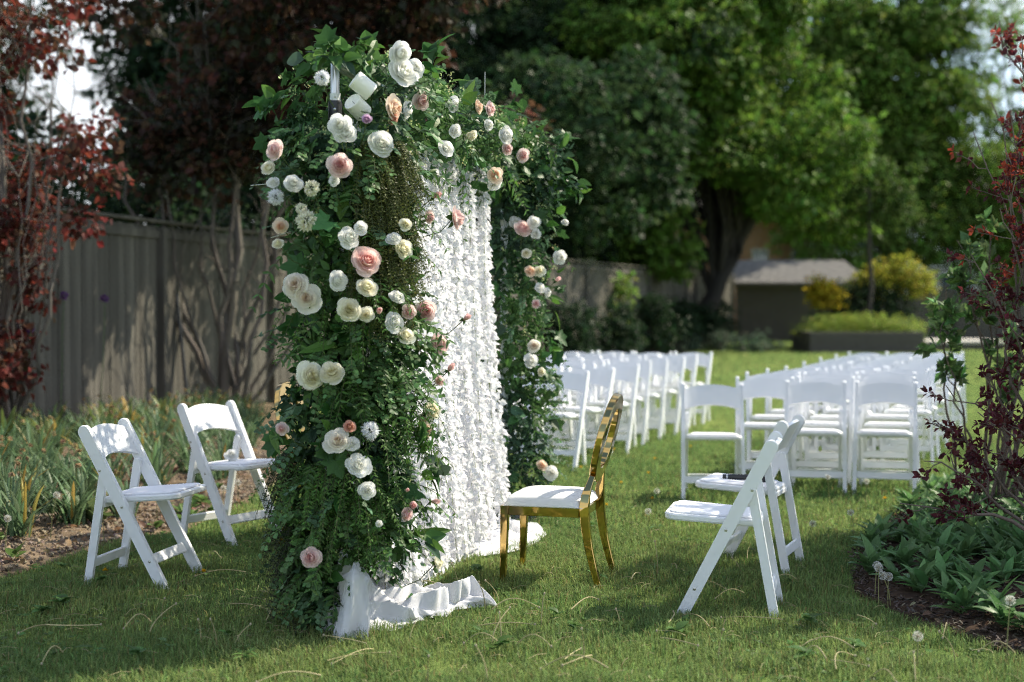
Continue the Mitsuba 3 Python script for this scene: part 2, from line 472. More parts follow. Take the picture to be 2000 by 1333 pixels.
def window(parent, m, x0, x1, z0, z1, mull=1):
    w = numbered(parent + '__window')
    fr = MB()
    y = -0.05
    for a in (x0, x1 - 0.07): fr.add(*tf(m, box(a, a + 0.07, y, 0.05, z0, z1)))
    for c in (z0, z1 - 0.07): fr.add(*tf(m, box(x0 + 0.07, x1 - 0.07, y, 0.05, c, c + 0.07)))
    for k in range(1, mull + 1):
        xm = x0 + (x1 - x0) * k / (mull + 1); fr.add(*tf(m, box(xm - 0.025, xm + 0.025, y + 0.01, 0.04, z0 + 0.07, z1 - 0.07)))
    fr.add(*tf(m, box(x0 - 0.08, x1 + 0.08, y - 0.07, y - 0.002, z0 - 0.08, z0 - 0.005)))
    put(w, fr.mesh(), 'mat_white_frame')
    part(w, 'pane', tf(m, box(x0 + 0.06, x1 - 0.06, -0.004, 0.004, z0 + 0.06, z1 - 0.06)), 'mat_pane')


# the brick house behind the corner
bh = thing('brick_house', 'orange brick house seen under the big maple beyond the shed', 'house')
m = facing(7.9, 60.5, math.radians(33))
W, D, Hh = 9.0, 8.0, 5.2
wl = MB()
wl.add(*tf(m, box(0, W, 0.0, 0.25, 0, Hh, 0.02))); wl.add(*tf(m, box(0, 0.25, 0.26, D, 0, Hh, 0.02))); wl.add(*tf(m, box(W - 0.25, W, 0.26, D, 0, Hh, 0.02)))
part(bh, 'wall', wl.mesh(), 'mat_brick')
part(bh, 'roof', hull(np.vstack([tf(m, (np.array([[-0.4, -0.5, Hh], [W + 0.4, -0.5, Hh], [W + 0.4, D + 0.5, Hh], [-0.4, D + 0.5, Hh], [-0.4, D / 2, Hh + 2.6], [W + 0.4, D / 2, Hh + 2.6], [-0.4, -0.5, Hh + 0.15], [W + 0.4, -0.5, Hh + 0.15]]), None))[0]])), 'mat_roof')
for x0, z0 in ((1.0, 2.1), (3.2, 2.1), (5.6, 2.1), (1.0, 0.5), (5.6, 0.5)):
    if z0 > 1: window(bh, m, x0, x0 + 0.95, z0, z0 + 1.5)

# grey sided house further right
gh = thing('grey_house', 'grey sided house with white windows half hidden by leaves at the far right', 'house')
m = facing(13.2, 62.6, math.radians(-8))
W, D, Hh = 17.5, 9.0, 5.6
bd = MB()
for k in range(28):
    bd.add(*tf(m, bar([0, 0.02, 0.1 + k * 0.2], [W, 0.02, 0.1 + k * 0.2], 0.04, 0.192, (0, 1, 0), 0.006)))
part(gh, 'siding_board', bd.mesh(), 'mat_siding', kind='stuff')
part(gh, 'side_wall', tf(m, box(0, 0.2, 0.06, D, 0, Hh, 0.01)), 'mat_siding')
part(gh, 'roof', hull(np.vstack([tf(m, (np.array([[-0.5, -0.6, Hh], [W + 0.5, -0.6, Hh], [W + 0.5, D, Hh], [-0.5, D, Hh], [-0.5, D / 2, Hh + 2.4], [W + 0.5, D / 2, Hh + 2.4], [-0.5, -0.6, Hh + 0.2], [W + 0.5, -0.6, Hh + 0.2]]), None))[0]])), 'mat_roof')
for x0, z0 in ((1.2, 3.4), (5.6, 3.4), (8.8, 3.4), (12.0, 3.4), (5.6, 1.0), (8.8, 1.0), (12.0, 1.0)):
    window(gh, m, x0, x0 + 1.5, z0, z0 + 1.5)

# raised planter of timber courses
rp = thing('raised_planter', 'raised planter of dark horizontal timbers at the far end of the lawn', 'planter')
for k in range(4):
    for j, (x0, x1) in enumerate(((7.75, 9.25 - 0.3 * (k % 2)), (9.26 - 0.3 * (k % 2), 10.72))):
        part(rp, 'sleeper', box(x0, x1, 36.6 + 0.008 * (k % 2), 36.75, 0.0 + k * 0.135, 0.13 + k * 0.135, 0.008), 'mat_dark_wood')
    part(rp, 'sleeper', box(10.57, 10.73 - 0.006 * (k % 2), 36.76, 39.0, 0.0 + k * 0.135, 0.13 + k * 0.135, 0.008), 'mat_dark_wood')
    part(rp, 'sleeper', box(7.75, 7.90, 36.76, 39.0, 0.0 + k * 0.135, 0.13 + k * 0.135, 0.008), 'mat_dark_wood')
part(rp, 'soil', box(7.9, 10.57, 36.75, 39.0, 0.1, 0.47, 0.01), 'mat_dark_wood')
st = thing('stone_step', 'pale stone slab step to the right of the raised planter', 'step')
part(st, 'slab', box(11.1, 13.6, 38.6, 41.0, 0.16, 0.24, 0.012), 'mat_stone_plain')
part(st, 'riser', box(11.15, 13.55, 38.66, 40.95, 0.0, 0.155, 0.01), 'mat_dark_wood')


# ------------------------------------------------------------------ trees and shrubs
def crown_leaves(r, clumps, n, size, tmpl, base, shell=0.5, up=0.7, dv=0.25, dh=0.1, droop=0.35):
    """leaves in ellipsoid clumps [(centre, radii)], n in all by volume^(2/3)"""
    w = np.array([(c[1][0] * c[1][1] * c[1][2]) ** (2 / 3) for c in clumps]); w = w / w.sum()
    P, N = [], []
    for (c, rad), k in zip(clumps, r.multinomial(n, w)):
        d = rdir(r, k)
        rr = shell + (1 - shell) * r.random((k, 1)) ** 0.7
        wob = 0.75 + 0.5 * meshkit.fbm(d * 2.2 + np.asarray(c)[None], 3, 9)[:, None]
        P.append(np.asarray(c) + d * rr * wob * np.asarray(rad)); N.append(d)
    P, D = np.vstack(P), np.vstack(N)
    m = len(P)
    # leaves hang together in twig-sized groups
    if size > 0.10:
        g = r.integers(0, m, max(1, m // 8)); k = r.integers(0, len(g), m); k[:len(g)] = np.arange(len(g))
        P, D = P[g][k] + rdir(r, m) * size * r.uniform(0.3, 1.7, (m, 1)) * [1, 1, 0.6], D[g][k]
    else: P = P + rdir(r, m) * size * 0.8
    nrm = unit(D * 0.6 + np.array([0, 0, up]) + rdir(r, m) * 0.50)
    ax = unit(D + rdir(r, m) * 0.9 - np.array([0, 0, droop]))
    S = size * r.uniform(0.65, 1.25, m)
    return scatter(tmpl, P, frames(ax, nrm), S, tint(r, base, m, dv, dh))


def limb(a, b, r, n=7, wob=0.12, sag=0.0):
    a, b = np.asarray(a, float), np.asarray(b, float)
    t = np.linspace(0, 1, n)[:, None]
    L = np.linalg.norm(b - a)
    w = np.cumsum(r.normal(0, 1, (n, 3)), 0); w -= w[0]; w = w - t * w[-1]
    return a + (b - a) * t + w * wob * L / n + np.array([0, 0, 1.0]) * sag * L * np.sin(np.pi * t)


def bark(r, base, n):
    return tint(r, base, n, 0.18, 0.04)


def big_tree(name, label, base, lean, h, crown_c, crown_r, nclump, clump_r, nleaf, leaf, colour, trunk_r, barkc, seed, tmpl=LEAF2, extra=(), shell=0.45, low_cut=None):
    r = np.random.default_rng(seed)
    t = thing(name, label, 'tree')
    base = np.array([base[0], base[1], seat_z(base[0], base[1]) - 0.1])
    top = base + np.array([lean[0], lean[1], h])
    mb = MB()
    tp = limb(base, top, r, 9, 0.10)
    rad = trunk_r * np.interp(np.linspace(0, 1, 9), [0, 0.06, 0.3, 1], [1.45, 1.1, 0.9, 0.62])
    v, f = tube(tp, rad, 14); v = v + (meshkit.fbm(v * 6, 3, 2)[:, None] - 0.5) * 0.12 * trunk_r * 2 * rdir(r, len(v)); mb.add(v, f, bark(r, barkc, len(v)))
    clumps = []
    crown_c, crown_r = np.asarray(crown_c, float), np.asarray(crown_r, float)
    for _ in range(nclump):
        d = rdir(r, 1)[0]
        c = crown_c + d * crown_r * r.uniform(0.35, 0.95)
        if low_cut is not None and c[2] < low_cut: c[2] = low_cut + r.uniform(0, 1.5)
        q = clump_r * r.uniform(0.6, 1.25)
        clumps.append((c, np.array([q, q, q * 0.7])))
    clumps += [(np.asarray(c, float), np.asarray(q, float)) for c, q in extra]
    part(t, 'trunk', mb.mesh(), 'mat_bark', True, mb.cols())
    lb = MB()
    for c, q in clumps[:nclump]:
        s = r.uniform(0.45, 1.0)
        a = tp[int(s * 8)]
        pts = limb(a, c, r, 7, 0.25, 0.08)
        v, f = tube(pts, np.linspace(trunk_r * 0.30, trunk_r * 0.05, 7), 6)
        lb.add(v, f, bark(r, barkc, len(v)))
    part(t, 'limb', lb.mesh(), 'mat_bark', True, lb.cols(), kind='stuff')
    v, f, c = crown_leaves(r, clumps, nleaf, leaf, tmpl, colour, shell)
    part(t, 'crown', (v, f), 'mat_tree_leaf', False, c, kind='stuff')
    return t


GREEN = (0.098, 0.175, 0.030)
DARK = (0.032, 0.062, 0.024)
_q = np.random.default_rng(8)
NEAR = [(_q.uniform([-0.4, 32.5, 3.6], [5.0, 37.0, 8.0]), (q, q, q * 0.65)) for q in _q.uniform(0.7, 1.1, 16)]
big_tree('maple_tree', 'large green maple with a dark leaning trunk in the middle of the far garden', (4.7, 39.5), (2.3, 0.6), 4.2, (5.3, 40.0, 8.2), (4.5, 4.0, 5.4), 58, 1.3, 84000, 0.24, GREEN, 0.29,
         (0.022, 0.019, 0.017), 21, LEAF2, low_cut=4.3,
         extra=[((8.9, 42.5, 4.1), (1.2, 1.1, 0.8)), ((10.2, 43.5, 4.0), (1.2, 1.1, 0.8)), ((7.9, 43.5, 4.9), (1.2, 1.1, 0.9)), ((7.0, 39.6, 4.6), (1.1, 1.0, 0.8)), ((1.0, 37.0, 2.9), (1.2, 1.1, 1.0)), ((2.0, 36.6, 2.3), (0.9, 0.8, 0.8)), ((3.0, 36.4, 2.5), (0.8, 0.8, 0.8)), ((-0.2, 37.5, 3.4), (1.2, 1.1, 1.1)), ((2.3, 37.5, 3.2), (1.2, 1.2, 1.0)), ((3.4, 36.8, 3.6), (1.2, 1.2, 0.9)), ((4.1, 36.6, 2.75), (0.8, 0.8, 0.9)), ((1.4, 37.8, 4.6), (1.3, 1.3, 1.3)), ((7.4, 37.2, 4.4), (1.2, 1.2, 1.1)), ((8.4, 37.8, 5.6), (1.3, 1.2, 1.2))])
big_tree('maple_tree', 'broad green maple beyond the far fence, behind and right of the leaning one', (14.6, 55.5), (0.6, 0), 5.5, (14.3, 55.5, 9.2), (4.9, 4.0, 5.4), 62, 1.55, 60000, 0.30, (0.110, 0.185, 0.036), 0.30,
         (0.05, 0.042, 0.036), 22, LEAF2, low_cut=3.6, extra=[((11.2, 52.5, 3.9), (1.4, 1.3, 1.0)), ((13.2, 52.5, 3.4), (1.5, 1.3, 1.0)), ((15.4, 52.5, 3.7), (1.4, 1.3, 1.0)), ((17.4, 53.5, 4.6), (1.6, 1.4, 1.3))])
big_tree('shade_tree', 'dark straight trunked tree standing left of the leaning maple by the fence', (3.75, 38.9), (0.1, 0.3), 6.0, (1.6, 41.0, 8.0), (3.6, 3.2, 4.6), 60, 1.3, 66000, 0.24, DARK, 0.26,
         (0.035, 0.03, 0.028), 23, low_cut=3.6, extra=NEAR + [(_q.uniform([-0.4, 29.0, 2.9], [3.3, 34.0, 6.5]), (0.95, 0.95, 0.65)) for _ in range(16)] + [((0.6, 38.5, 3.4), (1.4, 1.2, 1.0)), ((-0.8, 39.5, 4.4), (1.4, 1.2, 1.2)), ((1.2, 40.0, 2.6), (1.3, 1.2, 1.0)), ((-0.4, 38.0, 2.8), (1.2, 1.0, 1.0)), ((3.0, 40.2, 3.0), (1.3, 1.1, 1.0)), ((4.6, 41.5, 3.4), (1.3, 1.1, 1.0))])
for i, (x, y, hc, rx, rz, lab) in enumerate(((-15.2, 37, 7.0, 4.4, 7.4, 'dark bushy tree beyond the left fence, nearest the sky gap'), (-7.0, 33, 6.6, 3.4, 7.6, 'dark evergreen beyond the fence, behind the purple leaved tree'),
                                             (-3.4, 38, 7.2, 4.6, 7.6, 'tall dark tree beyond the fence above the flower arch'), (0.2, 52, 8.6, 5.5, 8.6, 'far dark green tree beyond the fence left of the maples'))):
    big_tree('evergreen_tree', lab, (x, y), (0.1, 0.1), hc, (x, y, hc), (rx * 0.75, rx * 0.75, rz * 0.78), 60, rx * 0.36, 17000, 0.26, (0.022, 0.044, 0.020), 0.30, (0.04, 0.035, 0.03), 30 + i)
for i, (x, y, hc, rx, rz, lab) in enumerate(((19.5, 52, 4.6, 3.0, 4.6, 'bright green small leaved tree at the far right in front of the grey house'), (25.5, 60, 7.0, 4.0, 7.0, 'pale green tree at the right edge beyond the far fence'), (20.2, 57, 8.4, 3.9, 7.6, 'tall light green tree beyond the far fence, right of the broad maple'))):
    big_tree('garden_tree', lab, (x, y), (0.2, 0), hc, (x, y, hc), (rx * 0.8, rx * 0.8, rz * 0.75), 34, rx * 0.34, 11000, 0.22, (0.15, 0.24, 0.05), 0.16, (0.08, 0.07, 0.06), 40 + i)


def stem_tree(name, label, base, stems, crown, nleaf, leaf, colour, barkc, seed, stem_r, tmpl, twigs=60, shell=0.2, colour2=None, frac2=0.0):
    """many upright stems from one stool; crown: clumps"""
    r = np.random.default_rng(seed)
    t = thing(name, label, 'tree')
    b = np.array([base[0], base[1], seat_z(*base[:2]) - 0.05])
    tips = []
    for k, (ex, ey, ez) in enumerate(stems):
        s = b + np.array([r.normal(0, 0.07), r.normal(0, 0.07), 0])
        e = np.array([ex, ey, ez])
        mid = s + (e - s) * np.array([0.62, 0.62, 0.42])
        p = np.vstack([limb(s, mid, r, 6, 0.16), limb(mid, e, r, 8, 0.16)[1:]])
        rr = stem_r * (1.25 if k == 0 else r.uniform(0.35, 0.75))
        v, f = tube(p, np.linspace(rr, rr * 0.22, len(p)), 7)
        part(t, 'trunk', (v, f), 'mat_bark', True, bark(r, barkc, len(v)))
        tips.append(p)
    tw = MB()
    for k in range(twigs):
        p = tips[r.integers(len(tips))]; a = p[r.integers(4, len(p))]
        c, q = crown[r.integers(len(crown))]
        if np.linalg.norm(np.asarray(c) - a) > 2.2: e = a + rdir(r, 1)[0] * [0.5, 0.5, 0.3] + [0, 0, 0.5]
        else: e = np.asarray(c) + rdir(r, 1)[0] * np.asarray(q) * 0.8
        v, f = tube(limb(a, e, r, 6, 0.35), np.linspace(stem_r * 0.13, stem_r * 0.04, 6), 4)
        tw.add(v, f, bark(r, barkc, len(v)))
    part(t, 'twig', tw.mesh(), 'mat_bark', True, tw.cols(), kind='stuff')
    n2 = int(nleaf * frac2)
    v, f, c = crown_leaves(r, crown, nleaf - n2, leaf, tmpl, colour, shell, 0.5, 0.3, 0.14)
    mb = MB().add(v, f, c)
    if n2:
        v, f, c = crown_leaves(r, crown, n2, leaf, tmpl, colour2, shell, 0.5, 0.3, 0.14); mb.add(v, f, c)
    part(t, 'crown', mb.mesh(), 'mat_tree_leaf', False, mb.cols(), kind='stuff')
    return t


def cloud_of(r, n, lo, hi, q0, q1):
    return [(r.uniform(lo, hi), np.full(3, r.uniform(q0, q1)) * np.array([1, 1, 0.85])) for _ in range(n)]


r_ = np.random.default_rng(50)
# the purple leaved tree behind the arch
cl = cloud_of(r_, 52, [-3.5, 15.6, 3.3], [-0.2, 18.4, 6.6], 0.35, 0.8) + cloud_of(r_, 7, [-4.7, 15.6, 3.0], [-3.4, 17.4, 5.6], 0.25, 0.5) + cloud_of(r_, 16, [-4.4, 15.2, 2.7], [-2.4, 16.6, 3.4], 0.25, 0.45) + cloud_of(r_, 10, [-1.2, 15.0, 3.0], [0.25, 16.4, 4.6], 0.25, 0.5) + cloud_of(r_, 26, [-2.6, 13.8, 3.5], [-0.3, 15.6, 6.2], 0.3, 0.6)
st_ = [(-3.0, 16.0, 4.6), (-3.75, 15.9, 4.2), (-4.2, 16.1, 3.9), (-3.4, 15.7, 4.4), (-2.7, 15.9, 4.5), (-2.3, 15.8, 4.4), (-1.9, 16.2, 4.6), (-3.6, 16.2, 4.8), (-4.4, 15.8, 3.4), (-3.9, 15.6, 3.2), (-2.6, 15.7, 3.6), (-1.2, 16.0, 4.6), (-3.1, 15.6, 3.4), (-2.2, 15.6, 3.2)]
_d = SUN / np.linalg.norm(SUN)
_o = [np.array([fence_x(y) + 0.1, y, z]) for y, z in ((14.3, 0.4), (14.7, 0.4), (14.7, 0.8), (15.1, 0.4), (15.1, 0.8), (15.2, 1.15), (15.6, 0.5), (15.6, 1.0))]
cl = [c for c in cl if min(np.linalg.norm(np.cross(c[0] - o, _d)) for o in _o) > 0.12 + 1.05 * c[1][0]]   # the crown is open here: sun reaches the fence
stem_tree('purple_tree', 'multi stemmed tree with bronze purple leaves behind the flower arch by the fence', (-3.15, 15.75), st_, cl, 36000, 0.105, (0.075, 0.040, 0.026), (0.115, 0.10, 0.085), 51, 0.062, LEAF4, 150, 0.25, (0.034, 0.036, 0.022), 0.5)
# the red leaved tree at the left edge
cl = cloud_of(r_, 95, [-5.1, 11.5, 0.8], [-4.12, 12.6, 5.0], 0.12, 0.27) + cloud_of(r_, 9, [-3.75, 11.7, 2.0], [-3.45, 12.3, 2.9], 0.10, 0.2) + cloud_of(r_, 8, [-4.0, 11.6, 3.4], [-3.55, 12.3, 4.4], 0.12, 0.24) + cloud_of(r_, 16, [-5.0, 11.6, 3.0], [-4.3, 12.6, 5.0], 0.16, 0.32) + cloud_of(r_, 9, [-4.45, 11.6, 0.7], [-4.0, 12.2, 1.7], 0.10, 0.2)
st_ = [(-4.3, 12.0, 5.0), (-4.6, 12.1, 4.6), (-4.0, 11.9, 4.4), (-3.75, 12.0, 4.2), (-4.9, 12.0, 4.4), (-4.15, 11.7, 4.9), (-4.5, 11.7, 4.2), (-3.65, 11.8, 2.9), (-4.8, 11.6, 3.8), (-3.9, 12.2, 3.6), (-4.05, 11.6, 2.4)]
stem_tree('red_leaved_tree', 'slender red leaved tree with pale upright stems at the left edge of the photo', (-4.3, 12.0), st_, cl, 9500, 0.080, (0.15, 0.036, 0.026), (0.13, 0.112, 0.095), 52, 0.038, LEAF4, 120, 0.15, (0.10, 0.05, 0.036), 0.5)

# a third red leaved tree, mostly outside the frame on the right, that shades the right bed and the chairs beside it
r_ = np.random.default_rng(58)
cl = [(np.array([4.75, 8.7, 3.3]) + rdir(r_, 1)[0] * np.array([1.25, 1.0, 1.0]) * r_.uniform(0.2, 1.0), np.full(3, q)) for q in r_.uniform(0.22, 0.42, 46)]
stem_tree('red_leaved_tree', 'red leaved small tree just beyond the right edge that shades the right hand bed', (4.8, 8.8), [(4.8, 8.8, 4.2), (4.2, 8.6, 3.8), (5.3, 8.7, 3.9), (4.6, 9.2, 3.9), (4.9, 8.2, 3.7)], cl, 5200, 0.085, (0.12, 0.03, 0.026), (0.13, 0.112, 0.095), 59, 0.05, LEAF4, 60, 0.1)

# sapling, shrubs and low plants at the far end
r_ = np.random.default_rng(60)
cl = cloud_of(r_, 22, [1.15, 32.6, 0.3], [2.75, 33.4, 1.75], 0.12, 0.28)
stem_tree('sapling', 'thin sapling with light green leaves right of the flower arch under the trees', (1.9, 33.0), [(1.9, 33, 1.7), (1.4, 33, 1.4), (2.5, 33, 1.4), (2.1, 32.8, 1.2)], cl, 900, 0.16, (0.15, 0.23, 0.05), (0.06, 0.05, 0.04), 61, 0.025, LEAF2, 20)


def shrub(name, label, cat, c, rad, n, leaf, colour, seed, tmpl=LEAF2, clumps=12, stemc=(0.07, 0.06, 0.05), group=None, shell=0.35):
    r = np.random.default_rng(seed)
    t = thing(name, label, cat, group)
    c = np.array([c[0], c[1], c[2] + seat_z(c[0], c[1])]); rad = np.asarray(rad, float)
    cl = [(c + rdir(r, 1)[0] * rad * r.uniform(0.3, 0.75), rad * r.uniform(0.3, 0.5)) for _ in range(clumps)]
    v, f, col = crown_leaves(r, cl, n, leaf, tmpl, colour, shell)
    v[:, 2] = np.maximum(v[:, 2], 0.01)
    part(t, 'crown', (v, f), 'mat_tree_leaf', False, col, kind='stuff')
    mb = MB()
    g = np.array([c[0], c[1], seat_z(c[0], c[1]) - 0.03])
    for q, _ in cl:
        v, f = tube(limb(g + r.normal(0, 0.04, 3) * [1, 1, 0], q, r, 6, 0.2), np.linspace(0.018, 0.005, 6), 5); mb.add(v, f, bark(r, stemc, len(v)))
    part(t, 'stem', mb.mesh(), 'mat_bark', True, mb.cols())
    return t


shrub('clipped_hedge', 'low bright green hedge growing in the raised planter', 'hedge', (9.3, 38.0, 0.62), (1.9, 0.8, 0.42), 5200, 0.085, (0.24, 0.31, 0.06), 62, clumps=30)
shrub('clipped_hedge', 'short green bush spilling past the right end of the raised planter', 'hedge', (11.05, 38.6, 0.42), (0.42, 0.6, 0.42), 1500, 0.085, (0.13, 0.18, 0.035), 63)
shrub('dark_shrub', 'dark rounded evergreen shrub standing behind the raised planter', 'shrub', (10.2, 41.0, 1.05), (1.5, 1.0, 1.0), 6000, 0.11, (0.022, 0.045, 0.02), 64, clumps=22)
shrub('yellow_shrub', 'golden yellow shrub above the left end of the raised planter', 'shrub', (8.95, 40.2, 1.55), (0.75, 0.6, 0.55), 1500, 0.13, (0.42, 0.34, 0.03), 65)
shrub('yellow_shrub', 'larger golden green shrub beside the thin trunk behind the planter', 'shrub', (11.3, 41.6, 2.0), (1.5, 0.9, 0.85), 3600, 0.14, (0.30, 0.30, 0.045), 66, clumps=18)
tr = thing('slim_trunk', 'slim dark bare trunk rising behind the raised planter', 'tree')
v, f = tube(limb((10.35, 40.3, 0), (10.25, 40.6, 4.6), np.random.default_rng(3), 9, 0.06), np.linspace(0.085, 0.05, 9), 9)
part(tr, 'trunk', (v, f), 'mat_bark', True, bark(np.random.default_rng(1), (0.05, 0.042, 0.035), len(v)))
v, f, col = crown_leaves(np.random.default_rng(4), cloud_of(np.random.default_rng(5), 14, [9.3, 40, 3.6], [11.6, 41.2, 5.4], 0.35, 0.6), 3000, 0.16, LEAF2, (0.07, 0.12, 0.03))
part(tr, 'crown', (v, f), 'mat_tree_leaf', False, col, kind='stuff')
for k in range(26):
    y = r_.uniform(28, 40); x = max(edge_l(y) - r_.uniform(0.1, 1.6), fence_x(y) + 0.4)
    shrub('shade_plant', 'low silvery green leafy plant under the trees by the left fence', 'plant', (x, y, 0.2), (0.55, 0.5, 0.30), 240, 0.14, (0.075, 0.11, 0.075), 100 + k, BROAD, 7, group='low plants under the far trees')
for k, y in enumerate((27.5, 30.5, 33.6, 35.6, 38.5, 40.6)):  # added dark shrubs: their colour stands in for the shade on the fence
    shrub('shade_shrub', 'added dark shrub standing in for the deep shade on the left fence', 'shrub', (fence_x(y) + 0.9, y, 0.75), (0.8, 0.8, 0.75), 1500, 0.13, (0.022, 0.044, 0.020), 180 + k, group='added dark shrubs standing in for shade on the left fence')
for k, (x, y) in enumerate(((6.1, 36.6), (6.7, 37.6), (5.6, 37.6), (4.4, 36.2))):
    shrub('shade_plant', 'low silvery green leafy plant under the trees by the left fence', 'plant', (x, y, 0.25), (0.6, 0.5, 0.36), 300, 0.14, (0.075, 0.11, 0.075), 140 + k, BROAD, 7, group='low plants under the far trees')

for k, y in enumerate(np.linspace(15.5, 46, 14)):
    x = fence_x(y) - 1.5
    shrub('boundary_shrub', 'dark leafy shrub growing behind the left board fence', 'shrub', (x, y, 2.0), (1.1, 1.4, 1.7), 2600, 0.16, (0.024, 0.046, 0.022), 160 + k, clumps=14, group='dark shrubs behind the left fence')

# ------------------------------------------------------------------ folding chairs
def folding_chair_parts():
    P = []   # (name, ply dict)
    a = unit([-0.40, 0, 0.785]); n = np.array([a[2], 0, -a[0]])
    foot, top = np.array([0.20, 0, 0]), np.array([-0.192, 0, 0.768])
    w = 0.026
    prof = []
    for s in (1, -1):
        p = foot + n * s * w; p = p - a * (p[2] / a[2]); prof.append((p[0], p[2]))
    arc = [top + a * 0.03 * math.sin(q) - n * 0.031 * math.cos(q) for q in np.linspace(0, math.pi, 11)]
    prof = [prof[0]] + [prof[1]] + [(p[0], p[2]) for p in arc]
    for s in (1, -1):
        y0 = 0.2085 * s - 0.014
        P.append(('post', plate(prof, 0.028, 0.0045, lambda u, v, q: np.stack([u, y0 + q, v], -1)), 'mat_resin'))
    piv, rf = np.array([-0.108, 0, 0.575]), np.array([-0.212, 0, 0.0])
    b = unit(piv - rf); m = np.array([b[2], 0, -b[0]])
    prof2 = [(rf + m * q * 0.020 - b * ((rf + m * q * 0.020)[2] / b[2])) for q in (1, -1)]
    prof2 = [(p[0], p[2]) for p in prof2] + [((piv + b * 0.022 * math.sin(q) - m * 0.021 * math.cos(q))[0], (piv + b * 0.022 * math.sin(q) - m * 0.021 * math.cos(q))[2]) for q in np.linspace(0, math.pi, 9)]
    for s in (1, -1):
        y1 = 0.181 * s - 0.011
        P.append(('rear_leg', plate(prof2, 0.022, 0.004, lambda u, v, q: np.stack([u, y1 + q, v], -1)), 'mat_resin'))
    # back panel: bowed plate with arched upper and lower edges
    us = np.linspace(-1, 1, 17); vs = np.linspace(0, 1, 6)
    U, V = np.meshgrid(us, vs)
    zlo = 0.612 + 0.030 * (1 - U ** 2); zhi = 0.752 + 0.030 * (1 - U ** 2)
    Z = zlo + (zhi - zlo) * V
    X = -0.40 * (Z - 0) / 0.785 + 0.20 - 0.022 * (1 - U ** 2)
    front = np.stack([X + 0.008, U * 0.1955, Z + 0.004], -1); back = np.stack([X - 0.008, U * 0.1955, Z - 0.004], -1)
    nb = 17 * 6
    v = np.vstack([front.reshape(-1, 3), back.reshape(-1, 3)])
    i, j = np.meshgrid(np.arange(5), np.arange(16), indexing='ij'); q = (i * 17 + j)
    f1 = np.stack([q, q + 1, q + 18, q + 17], -1).reshape(-1, 4); f2 = f1[:, ::-1] + nb
    rim = [[k, k + nb, k + 1 + nb, k + 1] for k in range(16)] + [[85 + k, 86 + k, 86 + k + nb, 85 + k + nb] for k in range(16)]
    P.append(('back_panel', (v, np.vstack([f1, f2, rim])), 'mat_resin'))

    def slab(f0, f1, w0, w1, zf, th, ch, rc):
        out = []
        for cx, cy in ((f1 - rc, w1 - rc), (f0 + rc * 0.6, w0 - rc * 0.6), (f0 + rc * 0.6, -w0 + rc * 0.6), (f1 - rc, -w1 + rc)):
            ang0 = math.atan2(cy, cx - (f0 + f1) / 2)
            rr = rc if cx > (f0 + f1) / 2 else rc * 0.6
            base = 0 if (cx > (f0 + f1) / 2 and cy > 0) else 90 if cy > 0 else 180 if cx < (f0 + f1) / 2 else 270
            out += [(cx + rr * math.cos(math.radians(base + q)), cy + rr * math.sin(math.radians(base + q))) for q in (0, 30, 60, 90)]
        return plate(out, th, ch, lambda u, v, q: np.stack([u, v, zf(u) + q], -1))
    zf = lambda u: 0.408 + (u + 0.13) * 0.06
    P.append(('seat', slab(-0.135, 0.278, 0.166, 0.192, zf, 0.030, 0.007, 0.05), 'mat_resin'))
    P.append(('seat_pad', slab(-0.105, 0.255, 0.142, 0.170, lambda u: zf(u) + 0.0285, 0.013, 0.009, 0.045), 'mat_pad'))
    fx = lambda z: 0.20 - 0.40 * z / 0.785
    P.append(('front_stretcher', bar([fx(0.135) - 0.004, -0.196, 0.135], [fx(0.135) - 0.004, 0.196, 0.135], 0.052, 0.017, tuple(a)), 'mat_resin'))
    rx = lambda z: -0.212 + 0.104 * z / 0.575
    P.append(('rear_stretcher', bar([rx(0.115), -0.171, 0.115], [rx(0.115), 0.171, 0.115], 0.05, 0.016, tuple(b)), 'mat_resin'))
    P.append(('seat_rail', bar([-0.128, -0.171, 0.402], [-0.128, 0.171, 0.402], 0.028, 0.022, (0, 0, 1)), 'mat_resin'))
    bolts = []
    for s in (1, -1):
        for (x, z) in ((-0.112, 0.578), (0.0, 0.40), (0.136, 0.135)):
            v, f = lathe([(0, -0.001), (0.0075, 0), (0.0075, 0.002), (0, 0.0035)], 8)
            v = np.stack([v[:, 0] + x, s * (0.2225 + v[:, 2]), v[:, 1] + z], -1)
            bolts.append(('bolt', (v, f if s < 0 else f[:, ::-1]), 'mat_bolt'))
    mk = lambda L: [(nm, mikit.ply(me, bs, smooth=32)) for nm, me, bs in L]
    return mk(P), mk(bolts)


CH, BOLTS = folding_chair_parts()


def chair(x, y, deg, label, group=None, bolts=False, tilt=(0, 0)):
    t = thing('folding_chair', label, 'chair', group)
    M = T4().translate([x, y, seat_z(x, y) - 0.004]).rotate([0, 0, 1], deg).rotate([1, 0, 0], tilt[0]).rotate([0, 1, 0], tilt[1])
    for nm, d in CH + (BOLTS if bolts else []):
        scene[numbered(t + '__' + nm)] = {**d, 'to_world': M}
    return t, M


chair(-1.845, 7.03, -11, 'white folding chair at the left, nearest the camera, in front of the daffodils', bolts=True, tilt=(0, -1.2))
c2, M2 = chair(-1.66, 8.27, -30, 'white folding chair at the left with a white rose lying on its seat', bolts=True, tilt=(-1, 0))
chair(0.985, 6.33, 166.5, 'white folding chair with an empty seat, nearest the camera right of the gold chair', bolts=True)
c4, M4 = chair(1.27, 7.36, 157, 'white folding chair with a black microphone on its seat', bolts=True)

rg = np.random.default_rng(70)
ORD = ['first', 'second', 'third', 'fourth', 'fifth', 'sixth', 'seventh', 'eighth', 'ninth']
